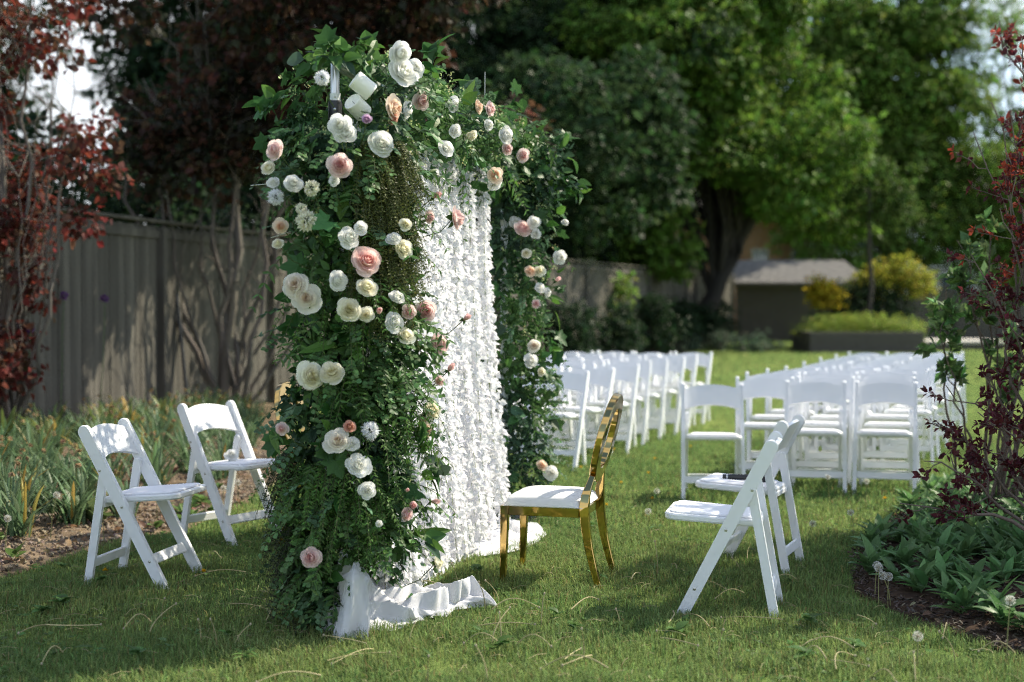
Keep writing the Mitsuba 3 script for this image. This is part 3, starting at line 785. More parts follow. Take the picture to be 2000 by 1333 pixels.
# right block: the aisle seat's left post per row, then across
ROWS_R = [(1.42, 9.93), (1.93, 10.75), (2.14, 11.4), (2.40, 12.0), (2.62, 12.5), (2.97, 13.3), (3.38, 14.35), (3.70, 15.15), (4.02, 16.0)]
for i, (x, y) in enumerate(ROWS_R):
    for k in range(3):
        if i == 0:
            px, py, dg = ((1.42, 9.93, 264), (2.22, 10.28, 258), (2.71, 10.20, 254))[k]
        else:
            px, py, dg = x + k * 0.475 + rg.normal(0, 0.016), y + k * 0.02 + rg.normal(0, 0.035), 258 + rg.normal(0, 3.2)
        chair(px, py, dg, 'white folding chair of the right block, %s row, %s seat from the aisle' % (ORD[i], ORD[k]), 'white chairs set out in the right block')
# left block
for i in range(8):
    y = 11.75 + 0.605 * i; x = 0.40 + 0.386 * (y - 11.75)
    for k in range(4 if i > 0 else 2):
        px, py = x - k * 0.48 * 0.95 + rg.normal(0, 0.016), y + k * 0.13 + rg.normal(0, 0.03)
        if px / py < -0.022 + 0.004 * i and i < 3: continue
        chair(px, py, 250 + rg.normal(0, 3.2), 'white folding chair of the left block, %s row, %s seat from the aisle' % (ORD[i], ORD[k]), 'white chairs set out in the left block')

# black microphones on the second right hand chair
mc = thing('microphone', 'black handheld microphone lying on a white folding chair seat', 'microphone')
mm = np.array(M4.matrix).reshape(4, 4)


def lay(vf, f, y, z, deg):
    """turned body along +z laid down on the seat"""
    v, q = vf
    c, s = math.cos(math.radians(deg)), math.sin(math.radians(deg))
    w = np.stack([v[:, 2] * c - v[:, 0] * s + f, v[:, 2] * s + v[:, 0] * c + y, v[:, 1] + z], -1)
    return tf(mm, (w, q))


part(mc, 'handle', lay(lathe([(0, 0), (0.011, 0.0), (0.0125, 0.004), (0.0125, 0.05), (0.0135, 0.052), (0.015, 0.13), (0.0175, 0.165), (0.019, 0.172)], 20), 0.16, 0.03, 0.4765, 190), 'mat_black', 30)
part(mc, 'ring', lay(lathe([(0.0190, 0.172), (0.0195, 0.174), (0.0195, 0.181), (0.0190, 0.183)], 20), 0.16, 0.03, 0.4765, 190), 'mat_chrome', 30)
part(mc, 'grille', lay(lathe([(0.019, 0.183), (0.0245, 0.192), (0.0265, 0.208), (0.024, 0.224), (0.015, 0.236), (0, 0.240)], 20), 0.16, 0.03, 0.4785, 190), 'mat_rubber', 40)
part(mc, 'band', lay(lathe([(0.0128, 0.018), (0.0132, 0.019), (0.0132, 0.026), (0.0128, 0.027)], 18), 0.16, 0.03, 0.4765, 190), 'mat_chrome', 30)


# ------------------------------------------------------------------ gold oval backed chairs
def gold_chair(x, y, deg, label, cat='chair'):
    t = thing('gold_chair', label, cat)
    m = facing(x, y, math.radians(deg)); m[2, 3] = seat_z(x, y) - 0.01
    P = lambda nm, vf, bs, sm=30: part(t, nm, tf(m, vf), bs, sm)

    def sweep(pts, w, d):
        """square section along a path in the f,z plane at lateral y"""
        pts = np.asarray(pts, float); n = len(pts)
        tg = unit(np.gradient(pts, axis=0)); sd = np.array([0, 1.0, 0]); nn = np.cross(tg, sd)
        w = np.broadcast_to(w, (n,)); d = np.broadcast_to(d, (n,)); ch = 0.003
        ring = []
        for (a, b) in ((1, 1), (-1, 1), (-1, -1), (1, -1)):
            o = [(a * (w / 2), b * (d / 2 - ch)), (a * (w / 2 - ch), b * (d / 2))]
            if a * b < 0: o = o[::-1]
            ring += [pts + sd * o_[0][:, None] + nn * (np.broadcast_to(o_[1], (n,)))[:, None] for o_ in o]
        v = np.stack(ring, 1).reshape(-1, 3); k = len(ring)
        i, j = np.meshgrid(np.arange(n - 1), np.arange(k), indexing='ij')
        q = np.stack([i * k + j, i * k + (j + 1) % k, (i + 1) * k + (j + 1) % k, (i + 1) * k + j], -1).reshape(-1, 4)
        f = np.vstack([q[:, [0, 1, 2]], q[:, [0, 2, 3]]])
        caps = [[0, j + 1, j] for j in range(1, k - 1)] + [[(n - 1) * k, (n - 1) * k + j, (n - 1) * k + j + 1] for j in range(1, k - 1)]
        f = np.vstack([f, caps])
        mesh = trimesh.Trimesh(v, f, process=False); mesh.fix_normals()
        return np.array(mesh.vertices), np.array(mesh.faces)
    for s in (1, -1):
        zz = np.linspace(0, 0.395, 6)
        P('front_leg', sweep(np.stack([0.195 + 0.012 * (1 - zz / 0.395), np.full(6, s * 0.192), zz], -1), np.linspace(0.026, 0.040, 6), np.linspace(0.026, 0.042, 6)), 'mat_gold')
        zz = np.concatenate([np.linspace(0, 0.40, 9), np.linspace(0.43, 0.545, 6)])
        fx = np.interp(zz, [0, 0.1, 0.2, 0.3, 0.40, 0.46, 0.545], [-0.278, -0.248, -0.224, -0.208, -0.200, -0.206, -0.228])
        yy = np.interp(zz, [0, 0.40, 0.47, 0.545], [0.192, 0.186, 0.172, 0.118]) * s
        P('rear_leg', sweep(np.stack([fx, yy, zz], -1), np.interp(zz, [0, 0.4, 0.545], [0.026, 0.034, 0.028]), np.interp(zz, [0, 0.4, 0.545], [0.028, 0.048, 0.034])), 'mat_gold')
        P('side_rail', bar([-0.178, s * 0.190, 0.372], [0.176, s * 0.190, 0.372], 0.026, 0.046, (0, 1, 0), 0.003), 'mat_gold')
    P('front_rail', bar([0.190, -0.172, 0.372], [0.190, 0.172, 0.372], 0.026, 0.046, (1, 0, 0), 0.003), 'mat_gold')
    P('rear_rail', bar([-0.192, -0.168, 0.372], [-0.192, 0.168, 0.372], 0.024, 0.046, (1, 0, 0), 0.003), 'mat_gold')
    # oval ring back
    k = 72; ph = np.arange(k) * 2 * np.pi / k
    ax = unit([-0.115, 0, 0.43]); nf = np.array([ax[2], 0, -ax[0]]); c = np.array([-0.272, 0, 0.722])
    prof = [(1, 0.016, 0), (1, -0.016, 0), (0, -0.016, 0), (0, 0.016, 0)]
    ring = []
    for o, q, ch in ((1, 0.013, 0), (1, -0.013, 0), (0.96, -0.017, 0), (0.04, -0.017, 0), (0, -0.013, 0), (0, 0.013, 0), (0.04, 0.017, 0), (0.96, 0.017, 0)):
        ry = 0.112 + (0.188 - 0.112) * o; rz = 0.150 + (0.226 - 0.150) * o
        bow = 0 * ph
        ring.append(c + np.outer(ry * np.cos(ph), [0, 1, 0]) + np.outer(rz * np.sin(ph), ax) + nf * (q + bow)[:, None])
    v = np.stack(ring, 1).reshape(-1, 3)
    i, j = np.meshgrid(np.arange(k), np.arange(8), indexing='ij')
    q = np.stack([i * 8 + j, i * 8 + (j + 1) % 8, ((i + 1) % k) * 8 + (j + 1) % 8, ((i + 1) % k) * 8 + j], -1).reshape(-1, 4)
    mesh = trimesh.Trimesh(v, np.vstack([q[:, [0, 1, 2]], q[:, [0, 2, 3]]]), process=False); mesh.fix_normals()
    P('oval_back', (np.array(mesh.vertices), np.array(mesh.faces)), 'mat_gold')
    # cushion
    g = np.linspace(-1, 1, 25); U, V = np.meshgrid(g, g)
    sq = 1 - 0.10 * (np.abs(U) ** 6 * np.abs(V) ** 6)
    e = np.clip(1 - np.abs(U) ** 5, 0, 1) ** 0.45 * np.clip(1 - np.abs(V) ** 5, 0, 1) ** 0.45
    crease = 0.004 * (meshkit.fbm(np.stack([U * 2.5 + V, V * 5 - U * 0.6, 0 * U], -1), 3, 8) - 0.5)
    topz = 0.400 + 0.052 * e + 0.010 * (1 - U ** 2) * (1 - V ** 2) + crease * e
    puff = 1.0 + 0.0 * e
    top = np.stack([U * 0.206 * sq + 0.004, V * (0.214 + 0.004 * U) * sq, topz], -1); bot = np.stack([U * 0.200 + 0.004, V * 0.208, np.full_like(U, 0.394)], -1)
    n = 25; i, j = np.meshgrid(np.arange(n - 1), np.arange(n - 1), indexing='ij'); a = i * n + j
    f1 = np.stack([a, a + 1, a + n + 1, a + n], -1).reshape(-1, 4); f2 = f1[:, ::-1] + n * n
    loop = [(0, k) for k in range(n - 1)] + [(k, n - 1) for k in range(n - 1)] + [(n - 1, n - 1 - k) for k in range(n - 1)] + [(n - 1 - k, 0) for k in range(n - 1)]
    idx = [p * n + q for p, q in loop]
    rim = [[idx[k], idx[k] + n * n, idx[(k + 1) % len(idx)] + n * n, idx[(k + 1) % len(idx)]] for k in range(len(idx))]
    mesh = trimesh.Trimesh(np.vstack([top.reshape(-1, 3), bot.reshape(-1, 3)]), np.vstack([np.array(q4)[:, [0, 1, 2]] if 0 else np.vstack([np.array(q4)[:, [0, 1, 2]], np.array(q4)[:, [0, 2, 3]]]) for q4 in (f1, f2, rim)]), process=False)
    mesh.fix_normals()
    P('cushion', (np.array(mesh.vertices), np.array(mesh.faces)), 'mat_cushion', 50)
    return t


gold_chair(0.205, 7.02, 165, 'gold oval backed chair with a white cushion in front of the white curtain')
gold_chair(-0.985, 7.95, -15, 'gold oval backed chair mostly hidden behind the left flower column')

# ------------------------------------------------------------------ the flower arch
A0, A1 = np.array([-0.75, 6.0]), np.array([-0.05, 8.93])
AD = (A1 - A0) / np.linalg.norm(A1 - A0); AN = np.array([AD[1], -AD[0]]); AL = np.linalg.norm(A1 - A0)
COL_L, COL_R = np.array([-0.69, 6.03]), np.array([0.04, 8.92])
arch = thing('flower_arch', 'wedding arch covered in greenery with white, cream and pink roses on its columns and beam', 'flower arch')
ra = np.random.default_rng(80)


def pipe(name, p0, p1, r0, bs, rings=()):
    v, f = tube([p0, p0 + (np.asarray(p1) - p0) * 0.5, p1], r0, 18)
    return part(arch, name, (v, f), bs, 30)


up = numbered(arch + '__upright')
put(up, tube([[A0[0], A0[1], 0], [A0[0], A0[1], 1.2], [A0[0], A0[1], 2.235]], 0.0235, 20), 'mat_black', 30)
part(up, 'sleeve', lathe([(0.0236, 0), (0.029, 0.0), (0.030, 0.004), (0.030, 0.075), (0.027, 0.083), (0.0236, 0.083)], 24) and tf(facing(A0[0], A0[1], 0) + np.array([[0, 0, 0, 0], [0, 0, 0, 0], [0, 0, 0, 2.155], [0, 0, 0, 0]]), lathe([(0.0236, 0), (0.029, 0.0), (0.030, 0.004), (0.030, 0.075), (0.027, 0.083), (0.0236, 0.083)], 24)), 'mat_black', 30)
part(up, 'collar', tf(facing(A0[0], A0[1], 0) + np.array([[0, 0, 0, 0], [0, 0, 0, 0], [0, 0, 0, 2.24], [0, 0, 0, 0]]), lathe([(0.019, 0), (0.0225, 0.0), (0.0225, 0.030), (0.019, 0.030)], 24)), 'mat_white_frame', 30)
part(up, 'tube', tube([[A0[0], A0[1], 2.236], [A0[0], A0[1], 2.30], [A0[0], A0[1], 2.42]], 0.0195, 24), 'mat_chrome', 30)
for zb, rr in ((2.253, 0.0045), (2.200, 0.0055)):
    v, f = lathe([(0, 0), (rr, 0.0005), (rr, 0.002), (0, 0.004)], 10)
    part(up, 'pin', (np.stack([v[:, 0] + A0[0] + 0.002, A0[1] - (0.0225 if zb > 2.24 else 0.0298) - v[:, 2], v[:, 1] + zb], -1), f), 'mat_chrome', 30)
labels[up] = {'label': 'black upright pole with a chrome top in the near flower column'}
up2 = numbered(arch + '__upright')
put(up2, tube([[A1[0], A1[1], 0], [A1[0], A1[1], 1.2], [A1[0], A1[1], 2.235]], 0.0235, 20), 'mat_white_frame', 30)
labels[up2] = {'label': 'pale upright pole in the far flower column'}
part(up2, 'tube', tube([[A1[0], A1[1], 2.236], [A1[0], A1[1], 2.30], [A1[0], A1[1], 2.42]], 0.0195, 20), 'mat_chrome', 30)
part(arch, 'crossbar', tube([[A0[0], A0[1], 2.385], [(A0[0] + A1[0]) / 2, (A0[1] + A1[1]) / 2, 2.375], [A1[0], A1[1], 2.385]], 0.019, 14), 'mat_chrome', 30)
for q in (A0, A1): part(arch, 'base_plate', box(q[0] - 0.2, q[0] + 0.2, q[1] - 0.2, q[1] + 0.2, 0.01, 0.018, 0.003), 'mat_black')
for p0, p1 in (((-1.12, 6.05, 1.885), (-0.9, 6.05, 1.905)), ((-1.03, 6.02, 1.66), (-0.9, 6.03, 1.70)), ((-0.152, 7.85, 2.45), (-0.15, 7.87, 2.66))):
    part(arch, 'cane', tube([p0, (np.array(p0) + p1) / 2, p1], 0.0022, 6), 'mat_cane')


def gap(P):
    """the bare place round the top of the near pole, where pole and candles show"""
    low = (P[:, 2] < 0.30) & (P[:, 0] > -0.72) & (P[:, 1] < 6.1)
    return low | (P[:, 2] > 2.10) & (P[:, 2] < 2.385) & (P[:, 0] > -0.83) & (P[:, 0] < -0.54) & (P[:, 1] < 6.12)


def rough(P, amp=0.55, f=3.2, seed=4):
    return 1 - amp / 2 + amp * meshkit.fbm(P * f, 3, seed)


def on_column(r, n, c, R, z0, z1, lo=0.5, hi=1.08):
    th = r.uniform(0, 2 * np.pi, n); z = r.uniform(z0, z1, n)
    D = np.stack([np.cos(th), np.sin(th), 0 * th], -1)
    q = np.stack([c[0] + D[:, 0] * R, c[1] + D[:, 1] * R, z], -1)
    k = r.uniform(lo ** 2, hi ** 2, n) ** 0.5 * rough(q)
    return np.stack([c[0] + D[:, 0] * R * k, c[1] + D[:, 1] * R * k, z], -1), D


def on_beam(r, n, lo=0.5, hi=1.08, s0=-0.02, s1=None):
    s = r.uniform(s0, AL + 0.22 if s1 is None else s1, n); th = r.uniform(0, 2 * np.pi, n)
    off, h = np.cos(th), np.sin(th)
    D = np.stack([AN[0] * off, AN[1] * off, h], -1)
    base = np.stack([A0[0] + AD[0] * s, A0[1] + AD[1] * s, np.full(n, 2.33)], -1)
    R = np.stack([np.full(n, 0.21), np.full(n, 0.21), np.where(h > 0, 0.15 + 0.05 * np.sin(np.pi * np.clip(s / AL, 0, 1)), 0.27)], -1)
    q = base + D * R
    k = r.uniform(lo ** 2, hi ** 2, n) ** 0.5 * rough(q)
    return base + D * R * k[:, None], D


def on_corner(r, n, c, R, lo=0.4, hi=1.1):
    D = rdir(r, n); q = np.asarray(c) + D * R
    k = r.uniform(lo ** 2, hi ** 2, n) ** 0.5 * rough(q)
    return np.asarray(c) + D * np.asarray(R) * k[:, None], D


def everywhere(r, n, lo, hi):
    a = [on_column(r, int(n * 0.50), COL_L, 0.265, 0.03, 2.22, lo, hi), on_beam(r, int(n * 0.26), lo, hi), on_column(r, int(n * 0.20), COL_R, 0.20, 0.05, 2.3, lo, hi),
         on_corner(r, int(n * 0.02), (-0.84, 6.0, 2.10), (0.16, 0.2, 0.14)), on_corner(r, int(n * 0.03), (0.10, 8.9, 2.22), (0.24, 0.24, 0.28))]
    P, D = np.vstack([x[0] for x in a]), np.vstack([x[1] for x in a])
    ok = ~gap(P)
    return P[ok], D[ok]


# filler: small leaves through the whole thickness
P, D = everywhere(ra, 21000, 0.30, 0.94)
fil = MB()
kind = meshkit.fbm(P * 2.6, 2, 12)
col = np.where(kind[:, None] > 0.52, [0.080, 0.160, 0.050], np.where(kind[:, None] > 0.42, [0.040, 0.095, 0.034], [0.043, 0.086, 0.050]))
col = col * np.exp(ra.normal(0, 0.28, (len(P), 1)))
ax = unit(D * 0.6 + rdir(ra, len(P)) * 0.9 + [0, 0, -0.3]); nr = unit(D + rdir(ra, len(P)) * 0.7 + [0, 0, 0.35])
mixed = ra.random(len(P))
FR = frames(ax, nr)
for tm, lo_, hi_, s0_, s1_ in ((LEAF2, 0.0, 0.52, 0.024, 0.052), (ROUND, 0.52, 0.74, 0.024, 0.046), (leaf_tmpl(0.30, 4, 0.75, 0.35, 0.22), 0.74, 1.0, 0.045, 0.082)):
    q = (mixed >= lo_) & (mixed < hi_)
    fil.add(*scatter(tm, P[q], FR[q], ra.uniform(s0_, s1_, q.sum()), col[q]))
part(arch, 'small_foliage', fil.mesh(), 'mat_leaf', False, fil.cols(), kind='stuff')


def sprig(mb, sm, r, p, d, L, n, tmpl, size, c, droop=0.5, pair=True, spread=0.9, dv=0.2):
    """a stem from p along d, drooping, with n leaves (or pairs) on it"""
    t = np.linspace(0, 1, 6)[:, None]
    pts = p + d * L * t + np.array([0, 0, -1.0]) * droop * L * t ** 2
    sm.add(*tube(pts, np.linspace(0.0022, 0.0010, 6), 4, False), c=np.array([0.06, 0.075, 0.03]))
    tt = np.linspace(0.18, 1.0, n)
    q = np.stack([np.interp(tt, t[:, 0], pts[:, k]) for k in range(3)], -1)
    tg = unit(d * L + np.array([0, 0, -2.0]) * droop * L * tt[:, None])
    sd = unit(np.cross(tg, np.array([0, 0, 1.0]) + rdir(r, 1)[0] * 0.5))
    nm = unit(np.cross(sd, tg)); nm = nm * np.sign(nm[:, 2:3] + 0.3)
    for s in ((1, -1) if pair else (1,)):
        s_ = s if pair else np.where(np.arange(n) % 2, 1, -1)[:, None]
        ax = unit(tg * (1 - spread * 0.5) + sd * s_ * spread + rdir(r, n) * 0.3)
        S = size * r.uniform(0.75, 1.2, n) * (1 - 0.35 * tt)
        mb.add(*scatter(tmpl, q, frames(ax, unit(nm + rdir(r, n) * 0.45)), S, tint(r, c, n, dv, 0.06)))
    return q, tg, nm


def grow(name, r, PD, L, n, tmpl, size, c, droop, **kw):
    mb, sm = MB(), MB()
    for p, d in zip(*PD):
        sprig(mb, sm, r, p, unit(d + rdir(r, 1)[0] * 0.55), L * r.uniform(0.7, 1.25), n, tmpl, size, np.asarray(c) * np.exp(r.normal(0, 0.18)), droop, **kw)
    k = part(arch, name, mb.mesh(), 'mat_leaf', False, mb.cols(), kind='stuff')
    part(k, 'stem', sm.mesh(), 'mat_bark', True, sm.cols(), kind='stuff')


def near(r, boxes, n):
    """n places on the left column's surface in (azimuth lo, hi, z lo, hi) windows; azimuth in degrees from the camera side, right positive"""
    P, D = [], []
    for a0, a1, z0, z1, w in boxes:
        k = int(n * w); th = np.radians(r.uniform(a0, a1, k) - 90); z = r.uniform(z0, z1, k)
        d = np.stack([np.cos(th), np.sin(th), 0 * th], -1)
        R = 0.255 * r.uniform(0.8, 1.05, k) * (0.86 + 0.14 * sstep(0.0, 0.7, z))
        P.append(np.stack([COL_L[0] + d[:, 0] * R, COL_L[1] + d[:, 1] * R, z], -1)); D.append(d)
    P, D = np.vstack(P), np.vstack(D)
    ok = ~gap(P); return P[ok], D[ok]


EUC, EUC2, FERN, OLIVE = (0.105, 0.20, 0.072), (0.098, 0.175, 0.092), (0.080, 0.165, 0.038), (0.095, 0.112, 0.030)
grow('eucalyptus', ra, near(ra, [(-60, 30, 1.85, 2.12, 0.22), (-20, 100, 0.95, 1.30, 0.36), (-80, 90, 0.08, 0.60, 0.42)], 150), 0.15, 7, ROUND, 0.036, EUC, 0.5)
grow('eucalyptus', ra, [np.vstack(x) for x in zip(on_beam(ra, 50, 0.9, 1.0), on_column(ra, 70, COL_R, 0.19, 0.15, 2.1, 0.9, 1.0), near(ra, [(-120, 110, 0.1, 2.3, 1)], 60))], 0.16, 7, ROUND, 0.038, EUC2, 0.35)
grow('fern_frond', ra, [np.vstack(x) for x in zip(near(ra, [(-10, 90, 0.85, 1.15, 0.35), (-60, 40, 0.50, 0.80, 0.45), (-40, 40, 1.35, 1.6, 0.2)], 130), on_column(ra, 24, COL_R, 0.18, 0.4, 1.5, 0.9, 1.0))], 0.17, 13, LEAFN, 0.034, FERN, 1.1, spread=0.75)
grow('hanging_fern', ra, near(ra, [(15, 75, 1.55, 2.06, 0.75), (10, 60, 1.35, 1.7, 0.25)], 430), 0.11, 15, LEAFN, 0.024, OLIVE, 1.3, spread=0.95)
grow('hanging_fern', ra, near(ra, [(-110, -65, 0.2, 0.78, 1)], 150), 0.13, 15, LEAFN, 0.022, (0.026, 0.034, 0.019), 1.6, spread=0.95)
grow('willow_sprig', ra, [np.vstack(x) for x in zip(on_beam(ra, 40, 0.9, 1.0), on_column(ra, 26, COL_R, 0.19, 0.2, 2.0, 0.9, 1.0), near(ra, [(-60, 90, 0.1, 2.0, 1)], 60))], 0.18, 7, LANCE, 0.062, (0.075, 0.15, 0.04), 0.7)

# large single leaves, on the outside
P, D = [], []
for q in (on_beam(ra, 230, 1.0, 1.2), on_column(ra, 130, COL_R, 0.20, 0.3, 2.35, 1.0, 1.25), near(ra, [(-100, 100, 0.15, 2.2, 1)], 150), on_corner(ra, 30, (-0.76, 5.98, 2.40), (0.12, 0.12, 0.04)), on_corner(ra, 70, (0.10, 8.86, 2.24), (0.26, 0.2, 0.24), 0.8, 1.1)):
    P.append(q[0]); D.append(q[1])


def spray(p, d, k, L):
    t = ra.uniform(0.2, 1, k)[:, None]
    P.append(np.asarray(p) + unit(d) * L * t + rdir(ra, k) * 0.035); D.append(unit(unit(d) + rdir(ra, k) * 0.6))


spray((0.16, 8.82, 2.12), (1, -0.15, -0.1), 22, 0.30); spray((-0.88, 5.98, 2.24), (-1, 0, -0.15), 12, 0.22); spray((-0.88, 6.0, 2.12), (-1, 0.1, -0.45), 8, 0.17); spray((-0.74, 5.98, 2.37), (0.0, -0.2, 1), 14, 0.11)
spray((-0.40, 6.35, 2.40), (0.45, 0.2, 1), 13, 0.15); spray((-0.62, 6.1, 2.40), (0.1, 0, 1), 7, 0.11); spray((0.02, 8.7, 2.45), (0.1, 0, 1), 9, 0.2); spray((-0.46, 5.92, 0.72), (1, 0.2, -0.35), 8, 0.2); spray((-0.45, 5.9, 0.92), (1, 0.1, -0.8), 8, 0.2)
spray((-0.46, 5.86, 0.42), (1, 0.1, -0.25), 6, 0.17); spray((-0.93, 5.85, 0.85), (-0.7, -0.7, -0.2), 8, 0.12); spray((-0.75, 5.72, 0.82), (0.2, -1, 0), 7, 0.08); spray((-0.74, 5.73, 1.70), (0.2, -1, -0.1), 9, 0.10)
P, D = np.vstack(P), np.vstack(D)
ok = ~gap(P); P, D = P[ok], D[ok]
o = ra.permutation(len(P)); P, D = P[o], D[o]
kinds = [(OVATE, (0.050, 0.130, 0.036), 0.088), (LOBED, (0.052, 0.125, 0.042), 0.095), (OVATE, (0.090, 0.19, 0.035), 0.075), (OVATE, (0.052, 0.10, 0.062), 0.082), (LANCE, (0.085, 0.16, 0.04), 0.12)]
which = ra.choice(len(kinds), len(P), p=[0.38, 0.20, 0.20, 0.12, 0.10])
rest = MB()
for i, (p, d, k) in enumerate(zip(P, D, which)):
    tm, c, s = kinds[k]
    ax = unit(d * 0.7 + rdir(ra, 1)[0] * 0.8 + [0, 0, -0.35]); nm = unit(d + rdir(ra, 1)[0] * 0.45 + [0, 0, 0.45])
    v, f, c = scatter(tm, p[None], frames(ax[None], nm[None]), np.array([s * ra.uniform(0.85, 1.35)]), tint(ra, c, 1, 0.2, 0.06))
    if i < 290: part(arch, 'leaf', (v, f), 'mat_leaf', True, c)
    else: rest.add(v, f, c)
if rest.n: part(arch, 'large_foliage', rest.mesh(), 'mat_leaf', False, rest.cols(), kind='stuff')

# tiny pale filler blossoms
P, D = [np.vstack(x) for x in zip(on_beam(ra, 240, 1.0, 1.12), on_column(ra, 60, COL_R, 0.2, 0.3, 2.2, 1.0, 1.1), near(ra, [(-60, 90, 1.3, 2.3, 0.7), (-40, 90, 0.3, 1.2, 0.3)], 120))]
mb = MB()
for p, d in zip(P, D):
    k = 9; pp = p + d * 0.02 + rdir(ra, k) * 0.016
    mb.add(*scatter(LEAF2, pp, frames(rdir(ra, k), rdir(ra, k)), ra.uniform(0.009, 0.017, k), tint(ra, (0.46, 0.52, 0.26), k, 0.2, 0.08)))
part(arch, 'filler_blossom', mb.mesh(), 'mat_petal', False, mb.cols(), kind='stuff')

HUES = {'white': ((0.84, 0.83, 0.74), (0.90, 0.90, 0.88)), 'cream': ((0.80, 0.75, 0.50), (0.89, 0.86, 0.75)), 'blush': ((0.78, 0.63, 0.50), (0.89, 0.86, 0.80)), 'pink': ((0.80, 0.50, 0.49), (0.85, 0.70, 0.68)),
        'peach': ((0.80, 0.52, 0.36), (0.85, 0.72, 0.60)), 'bigpink': ((0.82, 0.36, 0.32), (0.86, 0.68, 0.65)), 'coral': ((0.60, 0.28, 0.20), (0.72, 0.44, 0.35)), 'lilac': ((0.56, 0.34, 0.52), (0.66, 0.48, 0.64)), 'bud': ((0.78, 0.46, 0.47), (0.84, 0.62, 0.61))}


def petal(r, a0, span, R, Hh, base_r, curl, cin, cout, k=5, m=5):
    u = np.linspace(-1, 1, k); v = np.linspace(0, 1, m)
    U, V = np.meshgrid(u, v)
    prof = np.sin(np.clip(V, 0, 1) * np.pi * 0.55) ** 0.8
    narrow = 0.35 + 0.65 * np.sin(np.pi * np.clip(V * 0.85 + 0.1, 0, 1)) ** 0.6
    ang = a0 + U * span / 2 * narrow
    rad = base_r + (R - base_r) * prof + curl * R * np.clip(V - 0.6, 0, 1) ** 1.5 * 2.0
    rad = rad * (1 - 0.05 * U ** 2) + r.normal(0, 0.012, U.shape) * R
    z = Hh * V * (1 - 0.10 * U ** 2) - curl * Hh * np.clip(V - 0.55, 0, 1) ** 1.3 * 1.6 + r.normal(0, 0.012, U.shape) * R * V
    P = np.stack([np.cos(ang) * rad, np.sin(ang) * rad, z], -1).reshape(-1, 3)
    i, j = np.meshgrid(np.arange(m - 1), np.arange(k - 1), indexing='ij'); q = i * k + j
    f = np.stack([q, q + 1, q + k + 1, q + k], -1).reshape(-1, 4)
    w = np.clip(V.reshape(-1, 1), 0, 1)
    return P, np.vstack([f[:, [0, 1, 2]], f[:, [0, 2, 3]]]), np.asarray(cin) * (1 - w) + np.asarray(cout) * w


def bloom(parent, r, pos, face, R, kind, split, name='rose'):
    face = unit(face); M = frames(unit(np.cross(face, [0.3, 0.5, 0.8]))[None], face[None])[0]
    W = lambda v: pos + v @ M.T
    if kind in ('pompon', 'carnation'):
        n = 300 if kind == 'pompon' else 170
        d = rdir(r, n); d[:, 2] = np.abs(d[:, 2]) - 0.35; d = unit(d)
        ax = unit(d + rdir(r, n) * 0.35); nm = unit(np.cross(ax, rdir(r, n)))
        c = tint(r, (0.80, 0.81, 0.84) if kind == 'pompon' else (0.80, 0.79, 0.68), n, 0.05, 0.02)
        v, f, c = scatter(LEAF2 if kind == 'carnation' else LEAFN, d * R * r.uniform(0.25, 0.5, (n, 1)), frames(ax, nm), R * r.uniform(0.42, 0.62, n), c)
        key = part(parent, 'pompon_flower' if kind == 'pompon' else 'carnation', (W(v), f), 'mat_petal', False, c)
        return key
    cin, cout = [np.array(q) for q in HUES[kind]]
    heart, outer = MB(), []
    # how far this one has opened, and how ragged it is
    op = r.uniform(0.55, 1.45); tall = r.uniform(0.85, 1.15); rag = r.uniform(0.6, 2.2)
    bud = kind == 'bud'
    lift = int(r.integers(0, 2))
    layers = [(3, 0.15, 0.80, 3.0, -0.2), (4, 0.27, 0.82, 2.4, -0.15), (5, 0.41, 0.80, 2.0, -0.08)] + ([(4, 0.55, 0.66, 2.0, -0.1)] if bud else [(5, 0.56, 0.74, 1.8, 0.03), (5, 0.72, 0.64, 1.7, 0.13), (6, 0.88, 0.50, 1.5, 0.20), (6, 1.0, 0.34, 1.4, 0.26)])
    if not bud and lift: layers = layers[:4] + [(4, 0.78, 0.62, 1.9, 0.10), (5, 1.0, 0.40, 1.6, 0.24)]
    for li, (n, rr, hh, span, curl) in enumerate(layers):
        a0 = r.uniform(0, 6.28); w = li / (len(layers) - 1)
        ci = cin * (1 - w) + cout * w; co = cin * max(0, 0.6 - w) + cout * min(1, 0.4 + w)
        for k in range(n):
            jit = np.exp(r.normal(0, 0.05))
            v, f, c = petal(r, a0 + k * 2 * np.pi / n + r.normal(0, 0.12), span, R * rr * (0.75 if bud else 1) * r.uniform(0.88, 1.10), R * hh * (1.7 if bud else 1.15 * tall) * r.uniform(0.86, 1.08), R * 0.06, 0 if bud else curl * op + r.normal(0, 0.05 * rag), ci * jit, co * jit, 4 if li == 0 else 5, 5)
            v[:, 2] -= R * 0.25
            if split and li >= len(layers) - 1: outer.append((W(v), f, c))
            else: heart.add(W(v), f, c)
    key = part(parent, name if not bud else 'rose_bud', heart.mesh(), 'mat_petal', True, np.clip(heart.cols(), 0, 0.90))
    for v, f, c in outer: part(key, 'petal', (v, f), 'mat_petal', True, np.clip(c, 0, 0.90))
    # green sepals behind the flower
    n = 5; a = np.arange(n) * 2 * np.pi / n + r.uniform(0, 6)
    ax = np.stack([np.cos(a), np.sin(a), -0.25 + 0 * a], -1)
    v, f, c = scatter(OVATE, np.tile([0, 0, -R * 0.22], (n, 1)), frames(ax, np.tile([0, 0, 1.0], (n, 1))), np.full(n, R * (0.75 if bud else 1.0)), tint(r, (0.05, 0.10, 0.03), n, 0.15, 0.05))
    part(key, 'sepal', (W(v), f), 'mat_leaf', True, c)
    return key


